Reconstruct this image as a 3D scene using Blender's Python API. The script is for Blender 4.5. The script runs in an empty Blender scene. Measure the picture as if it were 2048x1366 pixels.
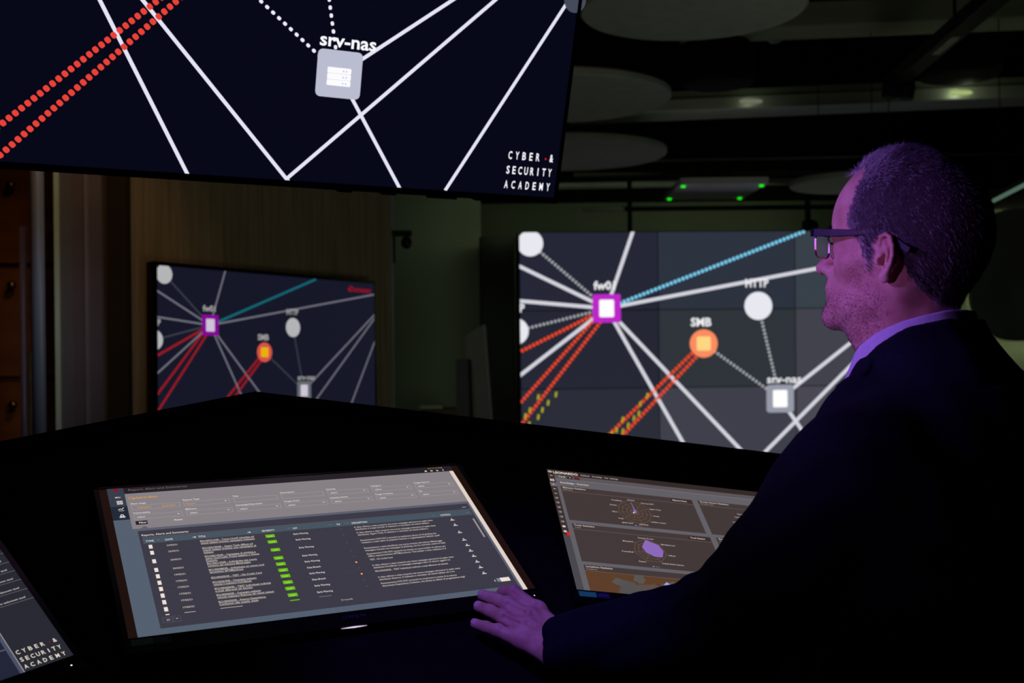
import bpy, bmesh, math, random
import numpy as np
from mathutils import Vector, Matrix

# ------------------------------------------------------------------ camera, world, lights
HC = 1.45                                   # camera height above the floor
SC = bpy.context.scene
COL = SC.collection
ROLL = math.radians(0.6)
cam_d = bpy.data.cameras.new('camera'); cam = bpy.data.objects.new('camera', cam_d); COL.objects.link(cam)
cam_d.sensor_width = 36.0; cam_d.lens = 2300 / 2048 * 36.0
cam_d.clip_start = 0.05; cam_d.clip_end = 100
cr, sr = math.cos(ROLL), math.sin(ROLL)
cam.matrix_world = Matrix(((cr, sr, 0, 0), (0, 0, -1, 0), (-sr, cr, 0, HC), (0, 0, 0, 1)))
cam_d.dof.use_dof = True; cam_d.dof.focus_distance = 1.75; cam_d.dof.aperture_fstop = 6.3
SC.camera = cam
SC.view_settings.view_transform = 'Standard'; SC.view_settings.look = 'None'
SC.view_settings.exposure = 0.0; SC.view_settings.gamma = 1.0; SC.view_settings.use_curve_mapping = False

w = bpy.data.worlds.new('world'); SC.world = w; w.use_nodes = True
w.node_tree.nodes['Background'].inputs[0].default_value = (0.5, 0.55, 0.6, 1)
w.node_tree.nodes['Background'].inputs[1].default_value = 0.0005

def lamp(name, kind, loc, target, color, energy, size=0.2, spot=None, blend=0.5, size_y=None):
    d = bpy.data.lights.new(name, kind); o = bpy.data.objects.new(name, d); COL.objects.link(o)
    d.color = color; d.energy = energy
    if kind == 'AREA':
        d.size = size
        if size_y: d.shape = 'RECTANGLE'; d.size_y = size_y
    else: d.shadow_soft_size = size
    if kind == 'SPOT': d.spot_size = math.radians(spot); d.spot_blend = blend
    o.location = (loc[0], loc[1], loc[2] + HC)
    v = Vector((target[0] - loc[0], target[1] - loc[1], target[2] - loc[2]))
    o.rotation_euler = v.to_track_quat('-Z', 'Y').to_euler()
    return o
# purple stage washes over the console
lamp('purple_wash_head', 'SPOT', (-1.75, 1.15, 0.80), (0.46, 1.42, 0.08), (0.36, 0.15, 1.0), 125, 0.10, 17, 0.6)
lamp('magenta_wash_face', 'SPOT', (-1.9, 0.35, 0.10), (0.43, 1.42, 0.02), (0.66, 0.24, 1.0), 50, 0.12, 14, 0.6)
lamp('purple_wash_hand', 'SPOT', (-0.55, 0.55, 1.35), (0.0, 1.65, -0.40), (0.26, 0.13, 1.0), 95, 0.05, 20, 0.8)
# added fill lamps without fixtures, brightening the back and left of the room
lamp('back_wall_fill', 'AREA', (1.2, 8.9, 0.9), (0.6, 10.4, 0.7), (0.85, 1.0, 0.60), 1.5, 3.0, size_y=0.3)
lamp('corner_wall_fill', 'AREA', (-0.35, 7.7, -0.1), (-0.55, 9.1, -0.1), (0.80, 1.0, 0.70), 0.4, 0.8)
lamp('ceiling_bounce_light', 'AREA', (1.6, 4.0, -1.2), (1.4, 6.3, 2.0), (0.9, 1.0, 0.80), 6, 1.5)
lamp('warm_wall_fill', 'AREA', (-0.6, 3.6, 1.9), (-1.4, 5.9, 0.0), (1.0, 0.85, 0.60), 1.6, 0.8)
lamp('amber_cabinet_fill', 'SPOT', (-1.3, 3.9, 1.7), (-2.2, 5.6, -0.3), (1.0, 0.55, 0.25), 16, 0.2, 45, 0.8)
lamp('partition_fill', 'SPOT', (-1.0, 3.4, 0.6), (-1.95, 4.8, 0.0), (0.85, 0.85, 1.0), 9, 0.2, 30, 0.8)

# ------------------------------------------------------------------ helpers
def lin(c):
    c = c / 255.0
    return c / 12.92 if c <= 0.04045 else ((c + 0.055) / 1.055) ** 2.4
def rgb(r, g, b): return (lin(r), lin(g), lin(b), 1.0)
MATS = {}
def mat(name, col, rough=0.6, metal=0.0, spec=0.5, noise=None, bump=None, wood=None, coat=0.0):
    if name in MATS: return MATS[name]
    m = bpy.data.materials.new(name); m.use_nodes = True; nt = m.node_tree; b = nt.nodes['Principled BSDF']
    b.inputs['Base Color'].default_value = (*col[:3], 1); b.inputs['Roughness'].default_value = rough
    b.inputs['Metallic'].default_value = metal; b.inputs['Specular IOR Level'].default_value = spec
    b.inputs['Coat Weight'].default_value = coat
    tc = nt.nodes.new('ShaderNodeTexCoord')
    def nz(scale, detail=4):
        n = nt.nodes.new('ShaderNodeTexNoise'); n.inputs['Scale'].default_value = 1.0; n.inputs['Detail'].default_value = detail
        mp = nt.nodes.new('ShaderNodeMapping'); mp.inputs['Scale'].default_value = scale if isinstance(scale, tuple) else (scale,) * 3
        nt.links.new(tc.outputs['Object'], mp.inputs['Vector']); nt.links.new(mp.outputs['Vector'], n.inputs['Vector']); return n
    if noise:
        n = nz(noise[0]); r = nt.nodes.new('ShaderNodeValToRGB')
        a = noise[1]
        r.color_ramp.elements[0].color = (*[c * (1 - a) for c in col[:3]], 1); r.color_ramp.elements[1].color = (*[c * (1 + a) for c in col[:3]], 1)
        r.color_ramp.elements[0].position = 0.3; r.color_ramp.elements[1].position = 0.7
        nt.links.new(n.outputs['Fac'], r.inputs['Fac']); nt.links.new(r.outputs['Color'], b.inputs['Base Color'])
    if bump:
        n = nz(bump[0]); bm_ = nt.nodes.new('ShaderNodeBump'); bm_.inputs['Strength'].default_value = bump[1]; bm_.inputs['Distance'].default_value = bump[2]
        nt.links.new(n.outputs['Fac'], bm_.inputs['Height']); nt.links.new(bm_.outputs['Normal'], b.inputs['Normal'])
    MATS[name] = m; return m
def emi(r, g, b, s=1.0):
    name = 'emissive_%d_%d_%d_%d' % (r, g, b, int(s * 100))
    if name in MATS: return MATS[name]
    m = bpy.data.materials.new(name); m.use_nodes = True; nt = m.node_tree
    p = nt.nodes['Principled BSDF']; p.inputs['Base Color'].default_value = (0.004, 0.004, 0.004, 1); p.inputs['Roughness'].default_value = 0.35
    p.inputs['Specular IOR Level'].default_value = 0.15
    p.inputs['Emission Color'].default_value = rgb(r, g, b); p.inputs['Emission Strength'].default_value = s
    MATS[name] = m; return m

def V3(p): return np.array(p, float)
def link(o, parent=None):
    COL.objects.link(o)
    if parent is not None: o.parent = parent
    return o
def thing(name, label, cat, loc, group=None):
    o = bpy.data.objects.new(name, None); o.empty_display_size = 0.1
    o.location = (loc[0], loc[1], loc[2] + HC); o['label'] = label; o['category'] = cat
    if group: o['group'] = group
    return link(o)
def tag(o, label, cat, group=None):
    o['label'] = label; o['category'] = cat
    if group: o['group'] = group
    return o
class MB:
    """collects shapes in camera-levelled coordinates (z=0 at eye height)"""
    def __init__(s): s.v = []; s.f = []; s.m = []
    def add(s, vs, fs, m=0):
        k = len(s.v); s.v += [tuple(float(c) for c in q) for q in vs]; s.f += [tuple(i + k for i in f) for f in fs]; s.m += [m] * len(fs); return s
    def boxf(s, O, ax, ay, az, m=0):            # box from corner O with three edge vectors
        O, ax, ay, az = map(V3, (O, ax, ay, az))
        vs = [O, O + ax, O + ax + ay, O + ay, O + az, O + ax + az, O + ax + ay + az, O + ay + az]
        fs = [(0, 3, 2, 1), (4, 5, 6, 7), (0, 1, 5, 4), (1, 2, 6, 5), (2, 3, 7, 6), (3, 0, 4, 7)]
        if np.dot(np.cross(ax, ay), az) < 0: fs = [f[::-1] for f in fs]
        return s.add(vs, fs, m)
    def box(s, x0, x1, y0, y1, z0, z1, m=0): return s.boxf((x0, y0, z0), (x1 - x0, 0, 0), (0, y1 - y0, 0), (0, 0, z1 - z0), m)
    def tube(s, pts, r, n=12, m=0, cap=True):
        pts = [V3(p) for p in pts]; rs = r if isinstance(r, (list, tuple)) else [r] * len(pts)
        rings = []; pu = None
        for i, p in enumerate(pts):
            d = pts[min(i + 1, len(pts) - 1)] - pts[max(i - 1, 0)]; d /= np.linalg.norm(d) + 1e-12
            if pu is None: pu = np.cross(d, (0, 0, 1.0)); pu = pu if np.linalg.norm(pu) > 1e-3 else np.cross(d, (1.0, 0, 0))
            u = pu - d * (pu @ d); u /= np.linalg.norm(u); pu = u; v = np.cross(d, u)
            rings.append([p + rs[i] * (math.cos(2 * math.pi * k / n) * u + math.sin(2 * math.pi * k / n) * v) for k in range(n)])
        vs = [q for r_ in rings for q in r_]; fs = []
        for i in range(len(pts) - 1):
            for k in range(n):
                a, b = i * n + k, i * n + (k + 1) % n; fs.append((a, a + n, b + n, b))
        if cap: fs.append(tuple(range(n))); fs.append(tuple(reversed(range((len(pts) - 1) * n, len(pts) * n))))
        return s.add(vs, fs, m)
    def disc(s, c, r, z0, z1, n=64, m=0, bev=0.01):
        prof = [(r - bev, z0), (r, z0 + bev), (r, z1 - bev), (r - bev, z1)]
        vs = [(c[0] + a * math.cos(2 * math.pi * k / n), c[1] + a * math.sin(2 * math.pi * k / n), z) for a, z in prof for k in range(n)]; fs = []
        for i in range(3):
            for k in range(n): a, b = i * n + k, i * n + (k + 1) % n; fs.append((a, b, b + n, a + n))
        fs.append(tuple(reversed(range(n)))); fs.append(tuple(range(3 * n, 4 * n)))
        return s.add(vs, fs, m)
    def build(s, name, mats, parent=None, smooth=False, bevel=0.0):
        off = np.zeros(3)
        if parent is not None:
            q = parent
            while q is not None: off += np.array(q.location); q = q.parent
        me = bpy.data.meshes.new(name)
        me.from_pydata([(v[0] - off[0], v[1] - off[1], v[2] + HC - off[2]) for v in s.v], [], s.f)
        for mm in (mats if isinstance(mats, (list, tuple)) else [mats]): me.materials.append(mm)
        me.polygons.foreach_set('material_index', s.m)
        if smooth: me.polygons.foreach_set('use_smooth', [True] * len(s.f))
        me.update()
        o = bpy.data.objects.new(name, me); link(o, parent)
        if bevel:
            b = o.modifiers.new('bevel', 'BEVEL'); b.width = bevel; b.segments = 3; b.limit_method = 'ANGLE'
        return o

# ---- flat lettering
TXT = {}
def text2d(s, bold=0.0):
    key = (s, bold)
    if key in TXT: return TXT[key]
    c = bpy.data.curves.new('lettering', 'FONT'); c.body = s; c.size = 1.0; c.offset = bold; c.resolution_u = 2
    o = bpy.data.objects.new('lettering', c); COL.objects.link(o)
    bpy.context.view_layer.update()
    me = o.evaluated_get(bpy.context.evaluated_depsgraph_get()).to_mesh()
    vs = np.array([(v.co.x, v.co.y) for v in me.vertices]).reshape(-1, 2); fs = [tuple(p.vertices) for p in me.polygons]
    o.evaluated_get(bpy.context.evaluated_depsgraph_get()).to_mesh_clear()
    COL.objects.unlink(o); bpy.data.objects.remove(o); bpy.data.curves.remove(c)
    TXT[key] = (vs, fs); return TXT[key]

class Screen:
    """a flat picture shown by a display: origin top left, x right, y down, in metres"""
    def __init__(s, O, ex, ey, W, H, lift=0.0002):
        s.O, s.ex, s.ey, s.W, s.H, s.lift = V3(O), V3(ex) / np.linalg.norm(ex), V3(ey) / np.linalg.norm(ey), W, H, lift
        s.n = np.cross(s.ey, s.ex); s.n /= np.linalg.norm(s.n)      # towards the viewer
        s.v = []; s.f = []; s.m = []; s.mats = []
        s.clip = False
    def mi(s, m):
        if m not in s.mats: s.mats.append(m)
        return s.mats.index(m)
    def P(s, x, y, l=0): return s.O + s.ex * x + s.ey * y + s.n * (s.lift * l)
    def poly(s, pts, m, l=1):
        if s.clip:
            for ax, lo in ((0, True), (0, False), (1, True), (1, False)):
                lim = 0.0 if lo else (s.W, s.H)[ax]; out = []
                for i in range(len(pts)):
                    a, b = pts[i], pts[(i + 1) % len(pts)]
                    ia = a[ax] >= lim if lo else a[ax] <= lim; ib = b[ax] >= lim if lo else b[ax] <= lim
                    if ia: out.append(a)
                    if ia != ib:
                        t = (lim - a[ax]) / (b[ax] - a[ax]); out.append((a[0] + (b[0] - a[0]) * t, a[1] + (b[1] - a[1]) * t))
                pts = out
                if len(pts) < 3: return
        k = len(s.v); s.v += [tuple(s.P(x, y, l)) for x, y in pts]; s.f.append(tuple(range(k, k + len(pts)))); s.m.append(s.mi(m))
    def rect(s, u0, v0, u1, v1, m, l=1):
        s.poly([(u0 * s.W, v0 * s.H), (u0 * s.W, v1 * s.H), (u1 * s.W, v1 * s.H), (u1 * s.W, v0 * s.H)], m, l)
    def frame(s, u0, v0, u1, v1, t, m, l=2):
        tv = t * s.W / s.H
        s.rect(u0, v0, u1, v0 + tv, m, l); s.rect(u0, v1 - tv, u1, v1, m, l); s.rect(u0, v0, u0 + t, v1, m, l); s.rect(u1 - t, v0, u1, v1, m, l)
    def circ(s, u, v, r, m, l=2, n=28, a=1.0):
        s.poly([(u * s.W + r * s.W * math.cos(2 * math.pi * k / n), v * s.H - a * r * s.W * math.sin(2 * math.pi * k / n)) for k in range(n)], m, l)
    def rrect(s, u, v, hw, m, l=2, rad=0.2, asp=1.0):
        h = hw * s.W; hy = h * asp; r = rad * min(h, hy); pts = []
        for cx, cy, a0 in ((1, -1, 0), (-1, -1, 90), (-1, 1, 180), (1, 1, 270)):
            for k in range(5):
                a = math.radians(a0 + 22.5 * k); pts.append((u * s.W + cx * (h - r) + r * math.cos(a), v * s.H + cy * (hy - r) - r * math.sin(a)))
        s.poly(pts, m, l)
    def line(s, a, b, t, m, l=1):
        a = V3((a[0] * s.W, a[1] * s.H)); b = V3((b[0] * s.W, b[1] * s.H)); d = (b - a) / np.linalg.norm(b - a); n = V3((-d[1], d[0])) * t * s.W / 2
        s.poly([tuple(a + n), tuple(b + n), tuple(b - n), tuple(a - n)], m, l)
    def dots(s, a, b, pitch, dl, dw, m, l=2, n=10):
        a = V3((a[0] * s.W, a[1] * s.H)); b = V3((b[0] * s.W, b[1] * s.H)); L = np.linalg.norm(b - a); d = (b - a) / L; nn = V3((-d[1], d[0]))
        k = int(L / (pitch * s.W))
        for i in range(k):
            c = a + d * (i + 0.5) * L / k
            pts = []
            for j in range(n):
                t = 2 * math.pi * j / n; ca, sa = math.cos(t), math.sin(t)
                ca = math.copysign(abs(ca) ** 0.7, ca); sa = math.copysign(abs(sa) ** 0.7, sa)
                pts.append(tuple(c + d * ca * dl * s.W / 2 + nn * sa * dw * s.W / 2))
            s.poly(pts, m, l)
    def text(s, st, u, v, h, m, l=3, bold=0.0, width=None, anchor='l'):
        """baseline at (u,v); h = capital height as a fraction of W"""
        vs, fs = text2d(st, bold)
        if not len(vs): return
        sc = h * s.W / 0.70; w0 = vs[:, 0].max() - vs[:, 0].min(); sx = sc if width is None else width * s.W / w0
        x0 = u * s.W - vs[:, 0].min() * sx
        if anchor == 'c': x0 -= w0 * sx / 2
        if anchor == 'r': x0 -= w0 * sx
        k = len(s.v); mi = s.mi(m)
        if s.clip:
            for f in fs: s.poly([(x0 + vs[i][0] * sx, v * s.H - vs[i][1] * sc) for i in f], m, l)
            return
        s.v += [tuple(s.P(x0 + x * sx, v * s.H - y * sc, l)) for x, y in vs]; s.f += [tuple(i + k for i in f) for f in fs]; s.m += [mi] * len(fs)
    def spaced(s, st, u0, u1, v, h, m, l=3, bold=0.012, cw=None):
        """letters of one width spread evenly from u0 to u1"""
        n = len(st); cw = cw or h * 0.72
        for i, ch in enumerate(st):
            if ch == ' ': continue
            c = u0 + cw / 2 + (u1 - u0 - cw) * i / (n - 1)
            if ch == '.': continue
            vs, fs = text2d(ch, bold); w0 = vs[:, 0].max() - vs[:, 0].min()
            ww = min(cw, cw * w0 / 0.5)
            s.text(ch, c, v, h, m, l, bold, width=ww, anchor='c')
    def build(s, name, parent):
        b = MB(); b.v = s.v; b.f = s.f; b.m = s.m
        return b.build(name, s.mats, parent)

def plane_rect(O, ex, ey, W, H): return [O, O + ex * W, O + ex * W + ey * H, O + ey * H]

# ------------------------------------------------------------------ network picture
def network(s, c, lw=0.0055, glyph=True, dense=False):
    """the network map every large display shows; u,v measured over the full picture"""
    W, H = s.W, s.H; s.clip = True
    L, R = c['line'], c['red']
    fw = (0.208, 0.326); smb = (0.442, 0.48); http = (0.576, 0.321); nas = (0.627, 0.72); circ = (0.026, 0.047); pn = (-0.012, 0.420)
    def ext(a, b, k): return (a[0] + (b[0] - a[0]) * k, a[1] + (b[1] - a[1]) * k)
    for e in ((0.0, 0.144), (0.0, 0.291), (0.0, 0.605), (0.273, 0.0), (0.42, 1.0), (0.5625, 1.0), (1.0, 0.073)): s.line(fw, ext(fw, e, 1.02), lw, L)
    s.line((0.559, 1.0), ext((0.559, 1.0), (0.859, 0.483), 1.6), lw, L); s.line(nas, ext(nas, (0.790, 0.499), 2.4), lw, L); s.line(nas, (0.736, 1.003), lw, L)
    s.line((0.81, 1.0), ext((0.81, 1.0), (0.983, 0.455), 1.2), lw, L)
    dp, dl = c.get('dash', (0.0092, 0.0058))
    D = c['dot']
    for a, b in ((circ, fw), (pn, fw), (smb, nas), (http, nas)): s.dots(a, b, dp, dl, lw * c.get('dw', 0.85), D, 2, 8)
    rp, rd = 0.0100, 0.0075
    s.dots(fw, (0.0, 0.506), rp, rd, rd * 1.15, R)
    s.dots((fw[0] - .006, fw[1]), ext(fw, (-.002, 0.725), 1.0), rp, rd, rd * 1.1, R); s.dots((fw[0] + .006, fw[1] + .01), (0.001, 0.815), rp, rd, rd * 1.1, R)
    s.dots((smb[0] - .004, smb[1]), (0.128, 1.005), rp, rd, rd * 1.15, R); s.dots((smb[0] + .005, smb[1] + .014), (0.170, 1.005), rp, rd, rd * 1.15, R)
    s.dots((0.693, 0.001), fw, rp, rd, rd * 1.15, c['blue'])
    wd = c['node']
    s.circ(*circ, 0.031, wd, 4); s.circ(*pn, 0.032, wd, 4); s.circ(*http, 0.034, wd, 4)
    s.circ(*smb, 0.034, c['orange'], 4); s.rrect(*smb, 0.017, c['yellow'], 5, 0.25)
    s.rrect(*fw, 0.034, c['magenta'], 4, 0.12); s.rrect(*nas, 0.0335, c['grey'], 4, 0.22)
    for (u, v) in (fw, nas):
        for k in (-1, 0, 1):
            vv = v + 0.006 + k * 0.0155 if glyph else v + k * 0.0195
            hw = 0.0178
            s.rrect(u, vv + (0.0005 if glyph else 0), hw, c['icon'], 5, 0.35, 0.235 if glyph else 0.56)
            if glyph:
                for q in (0.35, 0.6): s.circ(u + hw * q, vv + .001, 0.0012, c['grey'], 6, 8)
    t = c['text']
    s.text('srv-nas', 0.637, 0.652, 0.0185, t, 6, 0.02, width=0.084, anchor='c')
    s.text('fw01', 0.203, 0.245, 0.0195, t, 6, 0.03, width=0.052, anchor='c'); s.text('SMB', 0.436, 0.405, 0.0195, t, 6, 0.03, width=0.050, anchor='c')
    s.text('HTTP', 0.573, 0.240, 0.0195, t, 6, 0.03, width=0.056, anchor='c'); s.text('HTTP', -0.017, 0.338, 0.0195, t, 6, 0.03, width=0.056, anchor='c')
    s.clip = False

# ------------------------------------------------------------------ poses of the displays (origin top left of the picture)
TV = dict(O=(-1.086, 1.853, 1.126), ex=(0.900, 0.435, -0.013), ey=(-0.126, 0.233, -0.964), W=1.43, H=0.804)
LD = dict(O=(-1.598, 5.188, 0.361), ex=(0.586, 0.81, -0.025), ey=(0.006, -0.035, -0.999), W=1.43, H=0.804)
VW = dict(O=(0.061, 8.395, 0.795), ex=(0.9988, 0.048, 0), ey=(0, 0, -1), W=3.054, H=1.718)
MA = dict(O=(-1.210, 1.255, -0.329), ex=(0.729, 0.667, 0.154), ey=(0.651, -0.607, -0.456), W=0.597, H=0.336)
MBn = dict(O=(-0.634, 1.756, -0.220), ex=(0.895, 0.446, 0.005), ey=(0.393, -0.783, -0.481), W=0.597, H=0.336)
MC = dict(O=(0.059, 2.071, -0.230), ex=(0.972, 0.193, -0.138), ey=(0.109, -0.881, -0.461), W=0.597, H=0.336)

black_plastic = mat('black_plastic', (0.006, 0.006, 0.007), 0.45, 0, 0.25, noise=(60, 0.2))
gloss_black = mat('glossy_black_bezel', (0.004, 0.004, 0.005), 0.22, 0, 0.3, noise=(30, 0.2))
black_metal = mat('black_painted_metal', (0.010, 0.010, 0.011), 0.5, 0.2, 0.3, noise=(15, 0.3))
desk_m = mat('black_desk_laminate', (0.0045, 0.0022, 0.0050), 0.75, 0, 0.06, noise=(40, 0.3))

def display_body(t, D, margin, depth, m, name='bezel', foot=0.0):
    """slab behind the picture with a raised rim round it"""
    O, ex, ey = V3(D['O']), V3(D['ex']), V3(D['ey']); ex /= np.linalg.norm(ex); ey /= np.linalg.norm(ey); n = np.cross(ey, ex)
    l, tp, r, b = margin; W, H = D['W'], D['H']
    mb = MB().boxf(O - ex * l - ey * tp - n * depth, ex * (W + l + r), ey * (H + tp + b), n * (depth - 0.0006))
    mb.build('back_case' if name == 'bezel' else name, m, t, bevel=min(0.006, depth / 4))
    k = 0.0016
    rim = MB()
    rim.boxf(O - ex * l - ey * tp - n * .0006, ex * (W + l + r), ey * tp, n * (k + .0006)); rim.boxf(O - ex * l + ey * H - n * .0006, ex * (W + l + r), ey * b, n * (k + .0006))
    rim.boxf(O - ex * l - n * .0006, ex * l, ey * H, n * (k + .0006)); rim.boxf(O + ex * W - n * .0006, ex * r, ey * H, n * (k + .0006))
    return rim.build('bezel', gloss_black, t)

# ---------------- hanging television
t = thing('television', 'large tilted black television hanging over the console, its lower right corner showing', 'television', (-0.45, 2.25, 1.1))
display_body(t, TV, (0.010, 0.012, 0.009, 0.014), 0.035, black_plastic)
s = Screen(**TV, lift=0.0002); s.rect(0, 0, 1, 1, emi(7, 8, 24), 0)
tvc = dict(line=emi(228, 228, 246), red=emi(232, 66, 56), dot=emi(235, 235, 250), blue=emi(80, 190, 235), node=emi(240, 240, 250), orange=emi(250, 150, 110), yellow=emi(250, 210, 60), magenta=emi(190, 40, 200), grey=emi(186, 188, 208), icon=emi(252, 252, 255), text=emi(248, 248, 255), dash=(0.0105, 0.0062), dw=1.0)
network(s, tvc, 0.0052)
wt = tvc['text']
s.spaced('CYBER &', 0.9105, 0.990, 0.8995, 0.0120, wt, 6, 0.02, 0.0064)
s.circ(0.9765, 0.892, 0.0016, emi(210, 30, 40), 6, 10)
s.spaced('SECURITY', 0.9095, 0.990, 0.9405, 0.0120, wt, 6, 0.02, 0.0064)
s.spaced('ACADEMY', 0.909, 0.990, 0.9815, 0.0120, wt, 6, 0.02, 0.0064)
s.circ(0.994, 0.452, 0.019, emi(70, 75, 92), 5)
s.build('picture', t)
O, ex, ey = V3(TV['O']), V3(TV['ex']), V3(TV['ey']); n = np.cross(ey, ex)
b = MB(); c0 = O + ex * .715 + ey * .40 - n * .035
b.boxf(c0 - ex * .2 - ey * .2 - n * .03, ex * .4, ey * .4, n * .032); b.tube([c0 - n * .03, c0 - n * .12, (c0 - n * .12) * (1, 1, 0) + (0, 0, 2.6)], 0.025); b.build('ceiling_mount', black_metal, t)
b = MB(); c1 = O + ex * 1.12 + ey * .8172 - n * .012
b.boxf(c1, ex * .07, ey * .006, n * .010); b.build('logo_bar', mat('dark_chrome', (0.05, 0.05, 0.05), 0.3, 1.0), t)
for q in (0.92, 1.02, 1.24): MB().boxf(O + ex * q + ey * .814 - n * .034, ex * .03, ey * .010, n * .02).build('vent_foot', black_plastic, t)

# ---------------- left wall display
t = thing('wall_display', 'flat display with network map mounted on the wood-panelled wall at left', 'display', (-1.18, 5.77, -1.45))
display_body(t, LD, (0.022, 0.018, 0.012, 0.02), 0.05, black_plastic)
s = Screen(**LD, lift=0.0006); s.rect(0, 0, 1, 1, emi(21, 23, 40), 0)
network(s, dict(line=emi(112, 112, 124), red=emi(176, 26, 30), dot=emi(82, 84, 96), blue=emi(18, 120, 136), node=emi(178, 180, 182), orange=emi(214, 84, 70), yellow=emi(232, 176, 10), magenta=emi(134, 6, 150), grey=emi(96, 104, 108), icon=emi(205, 195, 215), text=emi(160, 160, 160)), 0.0058, False)
s.text('Domesec', 0.866, 0.064, 0.020, emi(150, 12, 34), 6, 0.02, width=0.115); s.circ(0.862, 0.052, .006, emi(150, 12, 34), 6)
s.build('picture', t)

# ---------------- video wall
t = thing('video_wall', 'bright video wall of tiled panels beyond the man, showing network map', 'video wall', (1.6, 8.6, -1.45))
O, ex, ey = V3(VW['O']), V3(VW['ex']), V3(VW['ey']); n = np.cross(ey, ex); n /= np.linalg.norm(n)
tiles = [[(37, 39, 54), (45, 50, 63), (56, 64, 74)], [(36, 38, 52), (46, 52, 58), (66, 66, 76)], [(41, 44, 56), (62, 63, 74), (74, 72, 82)]]
for r in range(3):
    for c_ in range(3):
        p0 = O + ex * (c_ * 1.018) + ey * (r * 0.5727) 
        MB().boxf(p0 + ex * .001 + ey * .001 - n * .09, ex * 1.016, ey * .5707, n * .0885).build('display_panel', black_plastic, t)
        sc_ = Screen(p0, ex, ey, 1.018, 0.5727, 0.001); a = 0.0028
        sc_.rect(a, a * 1.8, 1 - a, 1 - a * 1.8, emi(*tiles[r][c_]), 0); sc_.build('panel_glow', t)
s = Screen(**VW, lift=0.001)
vc = dict(line=emi(214, 214, 224), red=emi(242, 72, 34), dot=emi(176, 180, 184), blue=emi(128, 214, 250), node=emi(232, 232, 240), orange=emi(252, 140, 96), yellow=emi(255, 214, 130), magenta=emi(188, 38, 200), grey=emi(150, 154, 168), icon=emi(255, 255, 255), text=emi(238, 238, 242))
network(s, vc, 0.0085, False)
yg = emi(176, 170, 24)
for u, v in ((.0405, .700), (.020, .755), (.009, .780), (.083, .690), (.064, .725), (.050, .755), (.040, .785), (.018, .815), (.303, .700), (.286, .735), (.282, .775), (.270, .795), (.256, .825), (.243, .85), (.228, .845), (.243, .80), (.216, .862)):
    s.line((u + .002, v - .011), (u, v + .011), 0.0048, yg, 4)
s.build('network_picture', t)
b = MB()
b.boxf(O - ex * .012 - ey * .012 - n * .30, ex * 3.078, ey * 1.742, n * .205); b.build('housing', black_metal, t)
b = MB(); b.box(0.3, 2.9, 8.62, 8.9, -1.45, -0.93); b.build('plinth', black_metal, t)
t = thing('side_cabinet', 'tall black column cabinet at left of the video wall', 'cabinet', (-0.1, 8.7, -1.45))
MB().box(-0.235, 0.025, 8.5, 9.0, -1.45, 0.775).build('carcass', mat('black_side_panel', (0.012, 0.014, 0.011), 0.7, 0, 0.2, noise=(8, 0.2)), t, bevel=0.004)
MB().box(-0.225, 0.020, 8.485, 8.499, -1.35, 0.765).build('door_panel', mat('black_side_door', (0.016, 0.019, 0.014), 0.65, 0, 0.2, noise=(6, 0.2)), t, bevel=0.003)

# ---------------- console desk: one tilted polygonal top, fanned monitors lie on it
n_d = V3((0.21, -0.433, 0.877)); n_d /= np.linalg.norm(n_d); O_d = V3((0, 1.8, -0.35))
def on_desk(x, y, h=0.0): return V3((x, y, O_d[2] - (n_d[0] * (x - O_d[0]) + n_d[1] * (y - O_d[1])) / n_d[2])) + n_d * h
back = [(-2.3, 0.52), (-0.809 - .5, 1.814 - .43), (-0.471, 2.104), (0.555, 2.305), (1.5, 2.49)]
front = [(-1.25, 0.40), (-0.80, 0.86), (-0.20, 1.33), (0.42, 1.61), (1.62, 1.98)]
t = thing('control_console', 'black sloping control console holding the three fanned monitors', 'console', (-0.1, 1.9, -1.45))
H0 = -0.016
topb = [on_desk(*p, H0 + 0.016) for p in back]; topf = [on_desk(*p, H0) for p in front]
top_t = [V3(q) - n_d * .018 for q in topb]; 
b = MB(); N = 5
vs = [q - n_d * .016 for q in topb] + [q for q in topf] + [q - n_d * .046 for q in topb] + [q - n_d * .03 for q in topf]
fs = [(i, i + 5, i + 6, i + 1) for i in range(4)] + [(i + 10, i + 11, i + 16, i + 15) for i in range(4)] + [(i, i + 1, i + 11, i + 10) for i in range(4)] + [(i + 5, i + 15, i + 16, i + 6) for i in range(4)] + [(0, 10, 15, 5), (4, 9, 19, 14)]
b.add(vs, fs); b.build('console_top', desk_m, t)
b = MB()
for i in range(4):                         # low upstand along the far edge
    a, c_ = topb[i], topb[i + 1]; d = (c_ - a); 
    inw = np.cross(n_d, d); inw /= np.linalg.norm(inw)
    b.boxf(a - n_d * .046, d, -inw * .02, n_d * .047)
b.build('rear_upstand', desk_m, t)
b = MB()
ins = lambda p, q, k: (p[0] + (q[0] - p[0]) * k, p[1] + (q[1] - p[1]) * k)
bb = [ins(back[i], front[i], .12) for i in range(5)]; ff = [ins(front[i], back[i], .30) for i in range(5)]
for i in range(4):
    A, B_, C_, D_ = bb[i], bb[i + 1], ff[i + 1], ff[i]
    vs = [(*p, on_desk(*p)[2] - .066) for p in (A, B_, C_, D_)] + [(*p, -1.45) for p in (A, B_, C_, D_)]
    b.add(vs, [(3, 2, 1, 0), (4, 5, 6, 7), (0, 1, 5, 4), (1, 2, 6, 5), (2, 3, 7, 6), (3, 0, 4, 7)])
b.build('pedestal', mat('dark_cabinet_board', (0.012, 0.011, 0.014), 0.7, 0, 0.2, noise=(12, 0.2)), t)

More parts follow.
